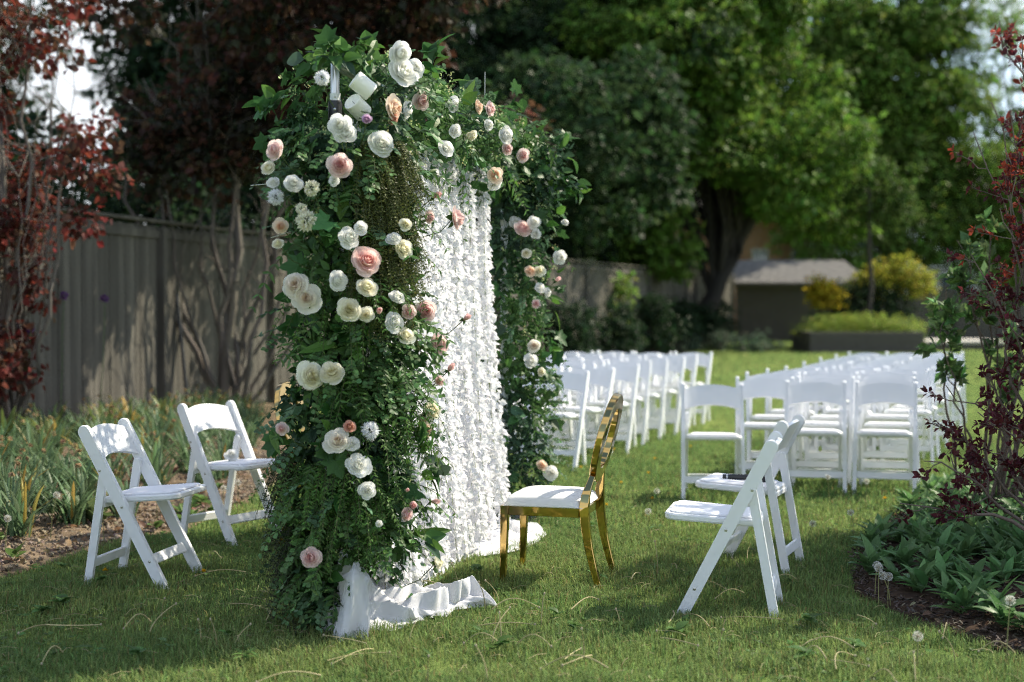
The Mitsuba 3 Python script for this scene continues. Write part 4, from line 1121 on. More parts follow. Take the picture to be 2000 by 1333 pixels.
FLOWERS = [(-0.52,6.03,2.43,0.048,'white'), (-0.51,6.05,2.36,0.062,'white'), (-0.47,6.22,2.40,0.041,'white'), (-0.48,6.18,2.35,0.031,'white'),
(-0.54,5.92,2.21,0.047,'peach'), (-0.54,5.93,2.17,0.024,'coral'), (-0.50,6.10,2.22,0.038,'white'), (-0.45,6.29,2.28,0.037,'pink'), (-0.33,6.80,2.33,0.035,'white'),
(-0.22,7.23,2.37,0.034,'peach'), (-0.16,7.48,2.39,0.038,'pink'), (-0.08,7.80,2.30,0.043,'white'), (-0.32,6.83,2.22,0.030,'white'), (-0.17,7.42,2.31,0.032,'white'),
(-0.25,7.12,2.23,0.031,'cream'), (-0.35,6.69,2.13,0.039,'white'), (-0.07,7.85,2.24,0.034,'pink'), (0.02,8.21,2.24,0.036,'pink'), (-0.13,7.60,2.09,0.041,'peach'),
(-0.11,7.66,2.03,0.039,'white'), (-0.75,5.70,2.27,0.033,'pompon'), (-0.69,5.70,2.08,0.044,'white'), (-0.67,5.71,2.05,0.042,'white'), (-0.60,5.75,2.11,0.019,'lilac'),
(-0.56,5.83,2.02,0.049,'white'), (-0.93,5.76,1.99,0.038,'pink'), (-0.96,5.78,1.92,0.029,'cream'), (-0.69,5.70,1.92,0.048,'pink'), (-0.86,5.72,1.85,0.037,'white'),
(-0.94,5.77,1.86,0.023,'white'), (-0.79,5.70,1.83,0.035,'carnation'), (-0.71,5.70,1.86,0.021,'white'), (-0.93,5.76,1.80,0.036,'pompon'),
(-0.83,5.71,1.75,0.025,'carnation'), (-0.81,5.71,1.70,0.048,'carnation'), (-0.91,5.75,1.68,0.029,'peach'), (-0.66,5.71,1.63,0.042,'white'),
(-0.62,5.72,1.67,0.027,'white'), (-0.92,5.75,1.61,0.021,'cream'), (-0.38,6.12,1.83,0.031,'bud'), (-0.29,6.30,1.75,0.048,'pink'), (-0.40,6.12,1.74,0.027,'pink'),
(-0.47,5.83,1.69,0.025,'cream'), (-0.51,5.80,1.63,0.030,'white'), (-0.48,5.83,1.59,0.038,'cream'), (-0.60,5.73,1.54,0.056,'bigpink'), (-0.85,5.72,1.44,0.050,'blush'),
(-0.81,5.71,1.39,0.054,'blush'), (-0.70,5.70,1.46,0.041,'white'), (-0.60,5.73,1.43,0.038,'cream'), (-0.50,5.80,1.39,0.030,'white'), (-0.66,5.71,1.34,0.046,'cream'),
(-0.60,5.73,1.32,0.027,'cream'), (-0.56,5.75,1.33,0.027,'bud'), (-0.42,6.12,1.33,0.045,'pink'), (-0.46,5.85,1.33,0.028,'pink'), (-0.51,5.79,1.29,0.036,'white'),
(-0.47,5.83,1.23,0.036,'cream'), (-0.25,6.30,1.30,0.030,'bud'), (-0.36,6.12,1.19,0.045,'pink'), (-0.32,6.30,1.07,0.032,'bud'), (-0.36,6.12,1.03,0.022,'pink'),
(-0.80,5.71,1.08,0.050,'cream'), (-0.72,5.70,1.09,0.046,'cream'), (-0.79,5.70,1.06,0.033,'cream'), (-0.39,6.12,0.90,0.040,'cream'), (-0.43,6.12,0.86,0.024,'cream'),
(-0.42,6.12,0.81,0.033,'peach'), (-0.70,5.70,0.81,0.046,'blush'), (-0.65,5.71,0.80,0.029,'white'), (-0.66,5.71,0.87,0.023,'coral'), (-0.59,5.74,0.85,0.040,'pompon'),
(-0.63,5.72,0.71,0.042,'white'), (-0.60,5.73,0.61,0.033,'white'), (-0.47,5.84,0.59,0.017,'bud'), (-0.45,5.88,0.53,0.036,'bud'), (-0.39,6.12,0.50,0.029,'bud'),
(-0.47,5.85,0.49,0.028,'pink'), (-0.80,5.71,0.34,0.041,'pink'), (-0.37,6.12,0.23,0.031,'cream'), (-0.91,5.75,0.86,0.025,'pink'), (-0.56,5.75,0.47,0.013,'white'),
(0.06,8.71,1.81,0.054,'pink'), (0.01,8.73,1.87,0.038,'white'), (0.12,8.71,1.85,0.038,'white'), (0.13,8.71,1.78,0.029,'white'), (0.26,8.78,1.64,0.041,'white'),
(0.10,8.71,1.55,0.035,'peach'), (0.15,8.72,1.55,0.035,'cream'), (0.24,8.76,1.50,0.032,'bud'), (0.15,8.71,1.45,0.032,'white'), (0.19,8.73,1.42,0.029,'white'),
(0.13,8.71,1.35,0.025,'pink'), (-0.06,8.79,1.57,0.026,'white'), (0.08,8.71,1.66,0.029,'cream'), (0.29,8.83,1.86,0.022,'white'), (0.12,8.71,1.09,0.038,'blush'),
(0.10,8.71,1.00,0.044,'white'), (0.16,8.72,0.93,0.025,'cream'), (0.16,8.72,0.35,0.032,'peach'), (0.21,8.74,0.30,0.045,'white')]
for x, y, z, R, kd in FLOWERS:
    p = np.array([x, y, z]); eye = unit(np.array(EYE) - p)
    if x > 0.04 and y > 8.3 and z < 2.0: outw = unit(np.array([x - COL_R[0], y - COL_R[1], 0.1]))
    elif z > 2.05 and (y > 6.15 or x > -0.6): outw = unit(np.array([AN[0], AN[1], (z - 2.3) * 3]))
    else: outw = unit(np.array([x - COL_L[0], y - COL_L[1], 0.10]))
    face = outw * 0.55 + eye * 0.65 + ra.normal(0, 0.26, 3) + np.array([0.15, 0, 0.10])
    R = R * 1.06
    p = p + outw * 0.045 + eye * 0.07
    bloom(arch, ra, p, face, R, kd, R >= 0.0455)
    # its own stalk, back into the greenery
    q = p - outw * 0.16 - np.array([0, 0, 0.05])
    part(arch, 'flower_stalk', tube([p - unit(face) * R * 0.3, (p + q) / 2 - [0, 0, 0.02], q], 0.0022, 5), 'mat_tinted', True, np.tile([0.06, 0.09, 0.03], (17, 1)))

# the white candles by the pole
def candle(label, p0, d, R, L):
    t = thing('pillar_candle', label, 'candle')
    v, f = lathe([(0, 0.0), (R * 0.92, 0), (R, 0.004), (R, L - 0.004), (R * 0.94, L), (R * 0.80, L - 0.006), (R * 0.35, L - 0.016), (0, L - 0.018)], 28)
    M = frames(unit(np.cross(unit(d), [0.2, 0.5, 0.9]))[None], unit(d)[None])[0]
    part(t, 'wax', (np.asarray(p0) + v @ M.T, f), 'mat_wax', 35)
    v, f = tube([[0, 0, L - 0.017], [0.0006, 0, L - 0.010], [0.002, 0, L - 0.004]], 0.0012, 5)
    part(t, 'wick', (np.asarray(p0) + v @ M.T, f), 'mat_rubber')


candle('white pillar candle lying tilted in the leaves beside the pole, the upper one', (-0.585, 5.90, 2.258), (-0.70, -0.25, 0.55), 0.040, 0.092)
candle('white pillar candle lying below the other one beside the pole', (-0.620, 5.93, 2.175), (-0.45, -0.55, 0.45), 0.040, 0.085)
rose_t = thing('white_rose', 'loose white rose lying on the seat of a white folding chair', 'rose')
mm = np.array(M2.matrix).reshape(4, 4)
bloom(rose_t, ra, tf(mm, (np.array([[0.02, -0.02, 0.492]]), None))[0][0], np.array([0.25, -0.8, 0.5]), 0.038, 'white', True, 'bloom')

# ------------------------------------------------------------------ the white petal curtain
def strand(s, off, ztop, zbot, bow, label):
    t = thing('petal_garland', label, 'garland', 'strands of the white petal curtain')
    n = int((ztop - zbot) / 0.0165)
    z = np.linspace(ztop, zbot, n)
    u = (ztop - z) / (ztop - zbot)
    ph = ra.uniform(0, 6)
    o = off + bow * u ** 1.6 + 0.010 * np.sin(z * 3.1 + ph)
    ss = s + 0.017 * np.sin(z * 2.3 + ph * 2) + 0.012 * np.sin(z * 5.1 + ph) 
    C = np.stack([A0[0] + AD[0] * ss + AN[0] * o, A0[1] + AD[1] * ss + AN[1] * o, z], -1)
    pts = C[::8] if (n - 1) % 8 == 0 else np.vstack([C[::8], C[-1]])
    v, f = tube(pts, 0.0016, 4, False)
    part(t, 'stem', (v, f), 'mat_tinted', True, np.tile([0.16, 0.22, 0.07], (len(v), 1)))
    fat = ra.uniform(0.82, 1.05); k = 5
    Pn = np.repeat(C, k, 0); m = len(Pn)
    th = ra.uniform(0, 2 * np.pi, m)
    d = np.stack([np.cos(th), np.sin(th), ra.uniform(-1.5, 0.35, m)], -1)
    keep = ra.random(m) < 0.93
    Pn, d = Pn[keep], d[keep]; m = len(Pn)
    ax = unit(d); nm = unit(d * [0.9, 0.9, 0] + np.array([0, 0, 0.45]) + rdir(ra, m) * 0.85)
    Pn = Pn + ax * np.array([1, 1, 0.3]) * ra.uniform(0.0, 0.019, (m, 1))
    S = ra.uniform(0.024, 0.048, m) * fat
    v, f, c = scatter(PETAL, Pn, frames(ax, nm), S, np.clip(tint(ra, (0.84, 0.84, 0.86), m, 0.03, 0.01), 0, 0.89))
    part(t, 'petals', (v, f), 'mat_silk', True, c, kind='stuff')
    q = rng.permutation(n)[: max(3, n // 9)]
    mb = MB()
    for i in q:
        a = rdir(ra, 1)[0] * [1, 1, 0.3]; a = unit(a)
        mb.add(*tube([C[i], C[i] + a * 0.02 - [0, 0, 0.008], C[i] + a * 0.034 - [0, 0, 0.034]], 0.0011, 3, False), c=np.array([0.20, 0.26, 0.08]))
    part(t, 'tendril', mb.mesh(), 'mat_tinted', True, mb.cols(), kind='stuff')


PETAL = leaf_tmpl(0.42, 4, 0.8, 0.30, 0.35, tip=0.1)
NTH = ['first', 'second', 'third', 'fourth', 'fifth', 'sixth', 'seventh', 'eighth', 'ninth', 'tenth', 'eleventh', 'twelfth', 'thirteenth', 'fourteenth', 'fifteenth']
for k in range(26):
    side, q = ('left', k) if k < 13 else ('right', 25 - k)
    strand(0.16 + k * 0.0885 + ra.normal(0, 0.008), 0.035 + ra.normal(0, 0.012), 2.16 + ra.normal(0, 0.02), 0.06 + ra.uniform(0, 0.07), 0.13 + ra.normal(0, 0.02), 'white silk petal strand of the curtain, %s in the front layer from the %s column' % (NTH[q], side))
for k in range(18):
    strand(0.2 + k * 0.126 + ra.normal(0, 0.01), -0.045 + ra.normal(0, 0.01), 2.16, 0.08 + ra.uniform(0, 0.08), 0.06, 'white silk petal strand in the back layer of the curtain under the flower arch')


# ------------------------------------------------------------------ white cloths on the grass
def cloth(name, label, outline, zf, n, mat='mat_cloth', inset=0.05):
    """a rumpled cloth filling an outline given as left and right borders [(x0, y0, x1, y1), ...]"""
    t = thing(name, label, 'cloth')
    o = np.asarray(outline, float); k = len(o)
    s = np.linspace(0, k - 1, n); B = np.stack([np.interp(s, np.arange(k), o[:, c]) for c in range(4)], -1)
    for c in range(4): B[:, c] = np.convolve(np.pad(B[:, c], 4, mode='edge'), np.ones(9) / 9, 'valid')
    m = n // 2; w = np.linspace(0, 1, m)
    X = B[:, :1] + (B[:, 2:3] - B[:, :1]) * w; Y = B[:, 1:2] + (B[:, 3:4] - B[:, 1:2]) * w
    Uu, Ww = np.linspace(0, 1, n)[:, None] + 0 * w, w[None] + 0 * s[:, None]
    Z, dx, dy = zf(Uu, Ww, X, Y)
    Z = land(X, Y) + 0.012 + Z
    v = np.stack([X + dx, Y + dy, Z], -1).reshape(-1, 3)
    i, j = np.meshgrid(np.arange(n - 1), np.arange(m - 1), indexing='ij'); a = i * m + j
    f = np.stack([a, a + 1, a + m + 1, a + m], -1).reshape(-1, 4)
    part(t, 'fabric', (v, np.vstack([f[:, [0, 1, 2]], f[:, [0, 2, 3]]])), mat, True)
    return t


RIDGES = [(0.10, 0.28, 0.07, 0.12), (0.27, 0.40, 0.055, 0.17), (0.43, 0.48, 0.045, 0.11), (0.58, 0.58, 0.05, 0.19), (0.74, 0.68, 0.055, 0.12), (0.90, 0.84, 0.05, 0.075)]


def heap(U, W, X, Y):
    """folds that run along the cloth and draw together towards its tail"""
    edge = np.minimum(1, np.minimum(W, 1 - W) * 9) * np.minimum(1, (1 - U) * 8)
    wob = meshkit.fbm(np.stack([U * 4, W * 3, 0 * U], -1), 3, 31) - 0.5
    z = np.zeros_like(U)
    for k, (a, b, s, h) in enumerate(RIDGES):
        c = a + (b - a) * U + 0.06 * np.sin(U * (5 + k) + k * 1.7) + 0.10 * wob
        hh = h * (0.55 + 0.45 * np.cos(U * (4.2 + 0.8 * k) + k * 2.1)) * (1.15 - 0.5 * U)
        z = np.maximum(z, hh * np.exp(-np.abs((W - c) / (s * (0.8 + 0.5 * U))) ** 1.6))
    fine = np.abs(meshkit.fbm(np.stack([U * 9 + W * 2, W * 8 - U * 3, 0 * U], -1), 3, 44) - 0.5)
    z = edge * (z * (1.25 - 0.45 * U) + 0.035 * (0.28 - np.minimum(fine * 1.6, 0.28)) + 0.012 + 0.05 * np.exp(-((U - 0.03) / 0.10) ** 2) + 0.022 * np.abs(wob))
    j = 0.16 * wob
    return z, j, -j


front = cloth('white_cloth', 'white cloth trailing in folds on the grass at the foot of the left flower column',
              [(-0.76, 6.02, -0.74, 5.78), (-0.62, 6.20, -0.60, 5.76), (-0.47, 6.38, -0.46, 5.82), (-0.36, 6.36, -0.33, 5.96), (-0.27, 6.30, -0.24, 6.10), (-0.19, 6.40, -0.17, 6.23), (-0.13, 6.39, -0.11, 6.31)], heap, 150)
# the end of that cloth that is hitched up on the column
n, m = 46, 26
t_, w_ = np.linspace(0, 1, n)[:, None], np.linspace(-1, 1, m)[None]
wid = 0.034 + 0.045 * t_ ** 0.8 + 0.018 * np.exp(-((t_ - 0.08) / 0.08) ** 2)
X = -0.645 + 0.03 * t_ - 0.05 * t_ ** 2 + wid * w_ + 0 * t_
fold = 0.024 * np.cos(w_ * 4.2 + t_ * 1.9) + 0.006 * np.cos(w_ * 11 + 2.0 - t_ * 2)
Y = 5.715 - 0.015 * t_ - fold + 0.03 * w_ ** 2 + 0.10 * np.exp(-t_ / 0.05)
Z = 0.285 - 0.278 * t_ + 0.03 * np.exp(-t_ / 0.06) * np.cos(w_ * 3) + 0 * w_
i, j = np.meshgrid(np.arange(n - 1), np.arange(m - 1), indexing='ij'); a = i * m + j
f = np.stack([a, a + 1, a + m + 1, a + m], -1).reshape(-1, 4)
part(front, 'hanging_end', (np.stack([X, Y, Z], -1).reshape(-1, 3), np.vstack([f[:, [0, 1, 2]], f[:, [0, 2, 3]]])), 'mat_cloth', True)


def spread(U, W, X, Y):
    edge = np.minimum(1, np.minimum(W, 1 - W) * 8) * np.minimum(1, np.minimum(U, 1 - U) * 14)
    warp = meshkit.fbm(np.stack([U * 4, W * 2, 0 * U + 9], -1), 3, 33)
    rid = np.abs(np.sin((U * 5.2 + warp * 2.6 + W * 0.9) * np.pi)) ** 0.8
    z = edge * (0.014 + 0.042 * rid * (0.5 + 0.8 * warp))
    j = 0.03 * (warp - 0.5)
    return z, j, j


cloth('white_cloth', 'white cloth spread along the foot of the petal curtain, reaching past the gold chair',
      [(-0.62, 6.75, -0.44, 6.72), (-0.55, 7.0, -0.36, 6.98), (-0.48, 7.3, -0.29, 7.26), (-0.44, 7.55, -0.24, 7.48), (-0.38, 7.75, -0.14, 7.58), (-0.30, 8.05, 0.02, 7.70), (-0.22, 8.35, 0.15, 7.98), (-0.15, 8.6, 0.21, 8.28), (-0.08, 8.75, 0.16, 8.55)], spread, 130)

# ------------------------------------------------------------------ grass
def scatter_area(r, n, y0, y1, margin, power=1.0):
    y = y0 + (y1 - y0) * r.random(n) ** power
    half = 0.372 * y + margin
    return r.uniform(-1, 1, n) * half, y


def blades(r, x, y, h, w, bend=0.5, rows=2):
    """each blade: bent, tapered; 2 or 3 triangles"""
    n = len(x); z = land(x, y) - 0.004
    a = r.uniform(0, 2 * np.pi, n); d = np.stack([np.cos(a), np.sin(a), 0 * a], -1); s = np.stack([-np.sin(a), np.cos(a), 0 * a], -1)
    h = h * r.uniform(0.55, 1.35, n); w = w * r.uniform(0.7, 1.3, n); b = bend * r.uniform(0.2, 1.5, n)
    P = np.stack([x, y, z], -1); up = np.array([0, 0, 1.0])
    mid = P + up * (h * 0.6)[:, None] + d * (h * b * 0.28)[:, None]; tip = P + up * (h * (1 - 0.3 * np.minimum(b, 1)))[:, None] + d * (h * b)[:, None]
    if rows == 2:
        v = np.stack([P - s * w[:, None] / 2, P + s * w[:, None] / 2, mid - s * w[:, None] * 0.42, mid + s * w[:, None] * 0.42, tip], 1)
        f = np.array([[0, 1, 3], [0, 3, 2], [2, 3, 4]])
    else:
        v = np.stack([P - s * w[:, None] / 2, P + s * w[:, None] / 2, tip], 1); f = np.array([[0, 1, 2]])
    k = v.shape[1]
    return v.reshape(-1, 3), (f[None] + (np.arange(n) * k)[:, None, None]).reshape(-1, 3), k


def grass_colour(r, x, y, n):
    patch = meshkit.fbm(np.stack([x * 1.1, y * 1.1, 0 * x], -1), 3, 14)[:, None]
    c = np.array([0.110, 0.200, 0.072]) * (1 - patch) + np.array([0.235, 0.290, 0.105]) * patch
    c = c * np.exp(r.normal(0, 0.24, (n, 1))) * np.exp(r.normal(0, 0.07, (n, 3)))
    dry = r.random((n, 1)) < 0.045
    return np.where(dry, np.array([0.26, 0.21, 0.10]) * np.exp(r.normal(0, 0.2, (n, 1))), c)


def on_lawn(r, x, y):
    wob = 0.10 * (meshkit.fbm(np.stack([x * 5, y * 5, 0 * x], -1), 2, 6) - 0.5)
    return (x > edge_l(y) + wob - 0.02) & (x < edge_r(y) + wob + 0.02)


rgs = np.random.default_rng(90)
G = MB()
for n, y0, y1, h, w, rows, pw in ((185000, 4.6, 8.5, 0.047, 0.0042, 2, 0.85), (120000, 8.5, 14.0, 0.048, 0.0068, 2, 1.0), (70000, 14.0, 24.0, 0.045, 0.013, 1, 1.0), (50000, 24.0, 46.5, 0.055, 0.030, 1, 1.0)):
    x, y = scatter_area(rgs, n, y0, y1, 0.5 if y0 < 14 else 1.2, pw)
    tuft = meshkit.fbm(np.stack([x * 7, y * 7, 0 * x], -1), 2, 15)
    ok = on_lawn(rgs, x, y) & (rgs.random(n) < 0.35 + 1.3 * tuft)
    x, y = x[ok], y[ok]
    v, f, k = blades(rgs, x, y, h * (0.45 + 1.1 * meshkit.fbm(np.stack([x * 4, y * 4, 0 * x], -1), 2, 16)), w, 0.55, rows)
    G.add(v, f, np.repeat(grass_colour(rgs, x, y, len(x)), k, 0))
put('grass', G.mesh(), 'mat_grass', False, G.cols())
labels['grass'] = {'label': 'short mown green lawn grass', 'category': 'grass', 'kind': 'stuff'}
taken.add('grass')

# clover and plantain leaves among the grass
x, y = scatter_area(rgs, 5200, 4.7, 12.0, 0.3)
ok = on_lawn(rgs, x, y) & (meshkit.fbm(np.stack([x * 2, y * 2, 0 * x], -1), 2, 18) > 0.5); x, y = x[ok], y[ok]
mb = MB(); n = len(x)
for k in range(3):
    a = rgs.uniform(0, 6.28, n); d = np.stack([np.cos(a), np.sin(a), 0.35 + 0 * a], -1)
    mb.add(*scatter(ROUND, np.stack([x, y, land(x, y) + 0.018], -1), frames(d, unit(np.array([0, 0, 1.0]) + rdir(rgs, n) * 0.35)), rgs.uniform(0.012, 0.03, n), tint(rgs, (0.075, 0.135, 0.035), n, 0.2)))
put('clover', mb.mesh(), 'mat_leaf', False, mb.cols()); labels['clover'] = {'label': 'clover and small round weed leaves in the lawn', 'category': 'clover', 'kind': 'stuff'}; taken.add('clover')

# grass clippings and straw bits
x, y = scatter_area(rgs, 900, 4.8, 10.0, 0.2); ok = on_lawn(rgs, x, y); x, y = x[ok], y[ok]
mb = MB()
for a, b in zip(x, y):
    q = rgs.uniform(0, 6.28); L = rgs.uniform(0.03, 0.10); z = seat_z(a, b) + rgs.uniform(0.02, 0.038)
    e = np.array([math.cos(q) * L, math.sin(q) * L, rgs.uniform(-0.01, 0.02)])
    p = np.array([a, b, z])
    mb.add(*tube([p, p + e * 0.5 + [0, 0, 0.008], p + e], 0.0011, 3, False), c=np.array([0.36, 0.31, 0.17]) * rgs.uniform(0.6, 1.15))
put('grass_clippings', mb.mesh(), 'mat_tinted', True, mb.cols()); labels['grass_clippings'] = {'label': 'straw coloured clippings scattered on the lawn', 'category': 'clippings', 'kind': 'stuff'}; taken.add('grass_clippings')

# soil crumbs, dead leaves, mulch chips
ICO = (np.array([[1, 0, 0], [-1, 0, 0], [0, 1, 0], [0, -1, 0], [0, 0, 1], [0, 0, -1.0]]), np.array([[0, 2, 4], [2, 1, 4], [1, 3, 4], [3, 0, 4], [2, 0, 5], [1, 2, 5], [3, 1, 5], [0, 3, 5]]))
y = rgs.uniform(6.0, 13.0, 9000); x = edge_l(y) - np.abs(rgs.normal(0, 0.9, 9000)) - 0.02
ok = (x > fence_x(y) + 0.25) & (np.abs(x) < 0.372 * y + 0.6); x, y = x[ok], y[ok]; n = len(x)
c = tint(rgs, (0.16, 0.12, 0.085), n, 0.3, 0.06)
put('soil_crumbs', scatter(ICO, np.stack([x, y, land(x, y) + 0.035], -1), frames(rdir(rgs, n), rdir(rgs, n)), rgs.uniform(0.004, 0.020, (n, 1)) * rgs.uniform(0.6, 1.2, (n, 3)), c)[:2], 'mat_tinted', False, np.repeat(c, len(ICO[0]), 0))
labels['soil_crumbs'] = {'label': 'crumbs and small clods of brown soil on the flower bed', 'category': 'soil', 'kind': 'stuff'}; taken.add('soil_crumbs')
mb = MB()
y = rgs.uniform(6.3, 12.5, 520); x = edge_l(y) - rgs.uniform(0.02, 1.4, 520); ok = (x > fence_x(y) + 0.25); x, y = x[ok], y[ok]; n = len(x)
mb.add(*scatter(OVATE, np.stack([x, y, land(x, y) + 0.05], -1), frames(rdir(rgs, n) * [1, 1, 0.3], unit(rdir(rgs, n) * 0.6 + [0, 0, 1])), rgs.uniform(0.03, 0.07, n), tint(rgs, (0.17, 0.11, 0.06), n, 0.3)))
y = rgs.uniform(4.8, 10.5, 420); x = edge_r(y) + rgs.uniform(0.0, 1.2, 420); n = len(x)
mb.add(*scatter(OVATE, np.stack([x, y, land(x, y) + 0.05], -1), frames(rdir(rgs, n) * [1, 1, 0.3], unit(rdir(rgs, n) * 0.6 + [0, 0, 1])), rgs.uniform(0.02, 0.05, n), tint(rgs, (0.12, 0.085, 0.055), n, 0.3)))
put('dead_leaves', mb.mesh(), 'mat_leaf', True, mb.cols()); labels['dead_leaves'] = {'label': 'dry brown leaves lying on the beds', 'category': 'leaf litter', 'kind': 'stuff'}; taken.add('dead_leaves')
y = rgs.uniform(4.7, 11.0, 7000); x = edge_r(y) + np.abs(rgs.normal(0, 0.7, 7000)); n = len(x)
CHIP = (np.array([[-0.5, 0, 0], [0.5, 0, 0.05], [0.5, 0.2, 0], [-0.5, 0.2, 0.05], [-0.5, 0, -0.1], [0.5, 0.2, -0.1]]), np.array([[0, 1, 2], [0, 2, 3], [4, 1, 0], [4, 5, 1], [5, 2, 1], [4, 0, 3]]))
c = tint(rgs, (0.055, 0.040, 0.030), n, 0.4, 0.08)
put('mulch_chips', scatter(CHIP, np.stack([x, y, land(x, y) + 0.038], -1), frames(rdir(rgs, n) * [1, 1, 0.3], unit(rdir(rgs, n) * 0.5 + [0, 0, 1])), rgs.uniform(0.012, 0.045, n), c)[:2], 'mat_tinted', False, np.repeat(c, 6, 0))
labels['mulch_chips'] = {'label': 'dark bark mulch chips on the right hand bed', 'category': 'mulch', 'kind': 'stuff'}; taken.add('mulch_chips')


# ------------------------------------------------------------------ the daffodil bed on the left
def strap_clump(x, y, n, L, spread, c, label, group, heads, seed, yellow=0.05, name='daffodil_clump', wl=1.0):
    r = np.random.default_rng(seed)
    t = thing(name, label, 'plant', group)
    z = seat_z(x, y) + 0.02
    mb = MB()
    for k in range(n):
        a = r.uniform(0, 6.28); el = r.uniform(0.15, 1.0) ** 0.8 * spread; l = L * r.uniform(0.6, 1.2)
        d0 = np.array([math.cos(a) * math.sin(el), math.sin(a) * math.sin(el), math.cos(el)])
        s = np.linspace(0, 1, 7)[:, None]
        pts = np.array([x, y, z]) + r.normal(0, 0.035, 3) * [1, 1, 0] + d0 * l * s + np.array([math.cos(a), math.sin(a), -0.75]) * l * (0.12 + 0.38 * r.random() * el) * s ** 2.6
        sd = np.array([-math.sin(a), math.cos(a), 0]) * 0.0085 * wl * r.uniform(0.7, 1.3) * np.sqrt(np.clip(1 - s ** 3, 0.0, 1)) * np.minimum(1, 0.6 + s * 2)
        nrm = np.cross(d0, [-math.sin(a), math.cos(a), 0]) * 0.0025
        v = np.stack([pts - sd, pts + nrm, pts + sd], 1).reshape(-1, 3)
        f = []
        for q in range(6):
            for o in (0, 1): f += [[3 * q + o, 3 * q + o + 1, 3 * q + o + 4], [3 * q + o, 3 * q + o + 4, 3 * q + o + 3]]
        base = tint(r, (0.34, 0.25, 0.07), 1, 0.2, 0.05)[0] if r.random() < yellow else tint(r, c, 1, 0.2, 0.05)[0]
        mb.add(v, f, base)
    part(t, 'leaf_blade', mb.mesh(), 'mat_leaf', False, mb.cols(), kind='stuff')
    for k in range(heads):
        a = r.uniform(0, 6.28); l = L * r.uniform(0.85, 1.2)
        p0 = np.array([x + r.normal(0, 0.04), y + r.normal(0, 0.04), z]); p1 = p0 + np.array([math.cos(a) * 0.10, math.sin(a) * 0.10, l * 0.95])
        tip = p1 + np.array([math.cos(a) * 0.03, math.sin(a) * 0.03, -0.008])
        v, f = tube([p0, p0 * 0.5 + p1 * 0.5 + [0, 0, 0.02], p1, tip], 0.0028, 5)
        h = part(t, 'flower_stem', (v, f), 'mat_tinted', True, np.tile([0.10, 0.14, 0.05], (len(v), 1)))
        m = 9; d = unit(rdir(r, m) * [1, 1, 0.6] + np.array([math.cos(a), math.sin(a), -0.9]))
        v, f, cc = scatter(LEAF2, np.tile(tip, (m, 1)), frames(d, rdir(r, m)), r.uniform(0.022, 0.045, m), tint(r, (0.32, 0.24, 0.14), m, 0.3, 0.08))
        part(h, 'withered_flower', (v, f), 'mat_petal', False, cc)
    return t


rd = np.random.default_rng(95)
spots = [(-2.62, 8.35), (-2.95, 8.2), (-2.42, 8.75), (-3.15, 8.75), (-2.75, 9.0)]
tries = 0
while len(spots) < 68 and tries < 4000:
    tries += 1
    y = rd.uniform(7.9, 15.5); x = rd.uniform(max(fence_x(y) + 0.55, -0.385 * y), min(edge_l(y) - (0.55 if y < 10 else 0.35), -0.17 * y + 0.1))
    if x < edge_l(y) - 0.3 and all((x - a) ** 2 + (y - b) ** 2 > 0.28 ** 2 for a, b in spots): spots.append((x, y))
for i, (x, y) in enumerate(spots):
    nearc = y < 10
    strap_clump(x, y, 40 if nearc else 30, rd.uniform(0.30, 0.42), 0.60, (0.12, 0.19, 0.095), 'clump of faded daffodils with grey green strap leaves in the left flower bed', 'faded daffodil clumps in the left bed', int(rd.integers(1, 3)), 200 + i, wl=1.3)
for i, (x, y) in enumerate(((-4.2, 11.6), (-3.95, 11.9), (-4.05, 11.2), (-3.6, 12.4), (-3.3, 13.4), (-3.55, 13.0), (-3.7, 11.3), (-3.15, 14.2), (-2.9, 14.8))):
    strap_clump(x, y, 18, 0.42, 0.5, (0.13, 0.17, 0.05), 'taller clump of yellowing broad leaves along the foot of the left fence', 'yellowing tall clumps by the left fence', 1, 300 + i, 0.10, 'iris_clump', 2.4)


def rosette(x, y, n, L, c, label, cat, group, seed, tmpl=BROAD, el=(0.3, 1.1), name='weed'):
    r = np.random.default_rng(seed)
    t = thing(name, label, cat, group)
    a = r.uniform(0, 6.28, n); e = r.uniform(el[0], el[1], n)
    d = np.stack([np.cos(a) * np.cos(e), np.sin(a) * np.cos(e), np.sin(e)], -1)
    nm = np.stack([-np.cos(a) * np.sin(e), -np.sin(a) * np.sin(e), np.cos(e)], -1) + rdir(r, n) * 0.3
    P = np.tile([x, y, seat_z(x, y) + 0.03], (n, 1)) + r.normal(0, L * 0.10, (n, 3)) * [1, 1, 0] + np.array([0, 0, 1]) * r.uniform(0, L * 0.35, (n, 1))
    v, f, cc = scatter(tmpl, P, frames(d, nm), L * r.uniform(0.6, 1.2, n), tint(r, c, n, 0.2, 0.05))
    part(t, 'leaves', (v, f), 'mat_leaf', True, cc)
    return t


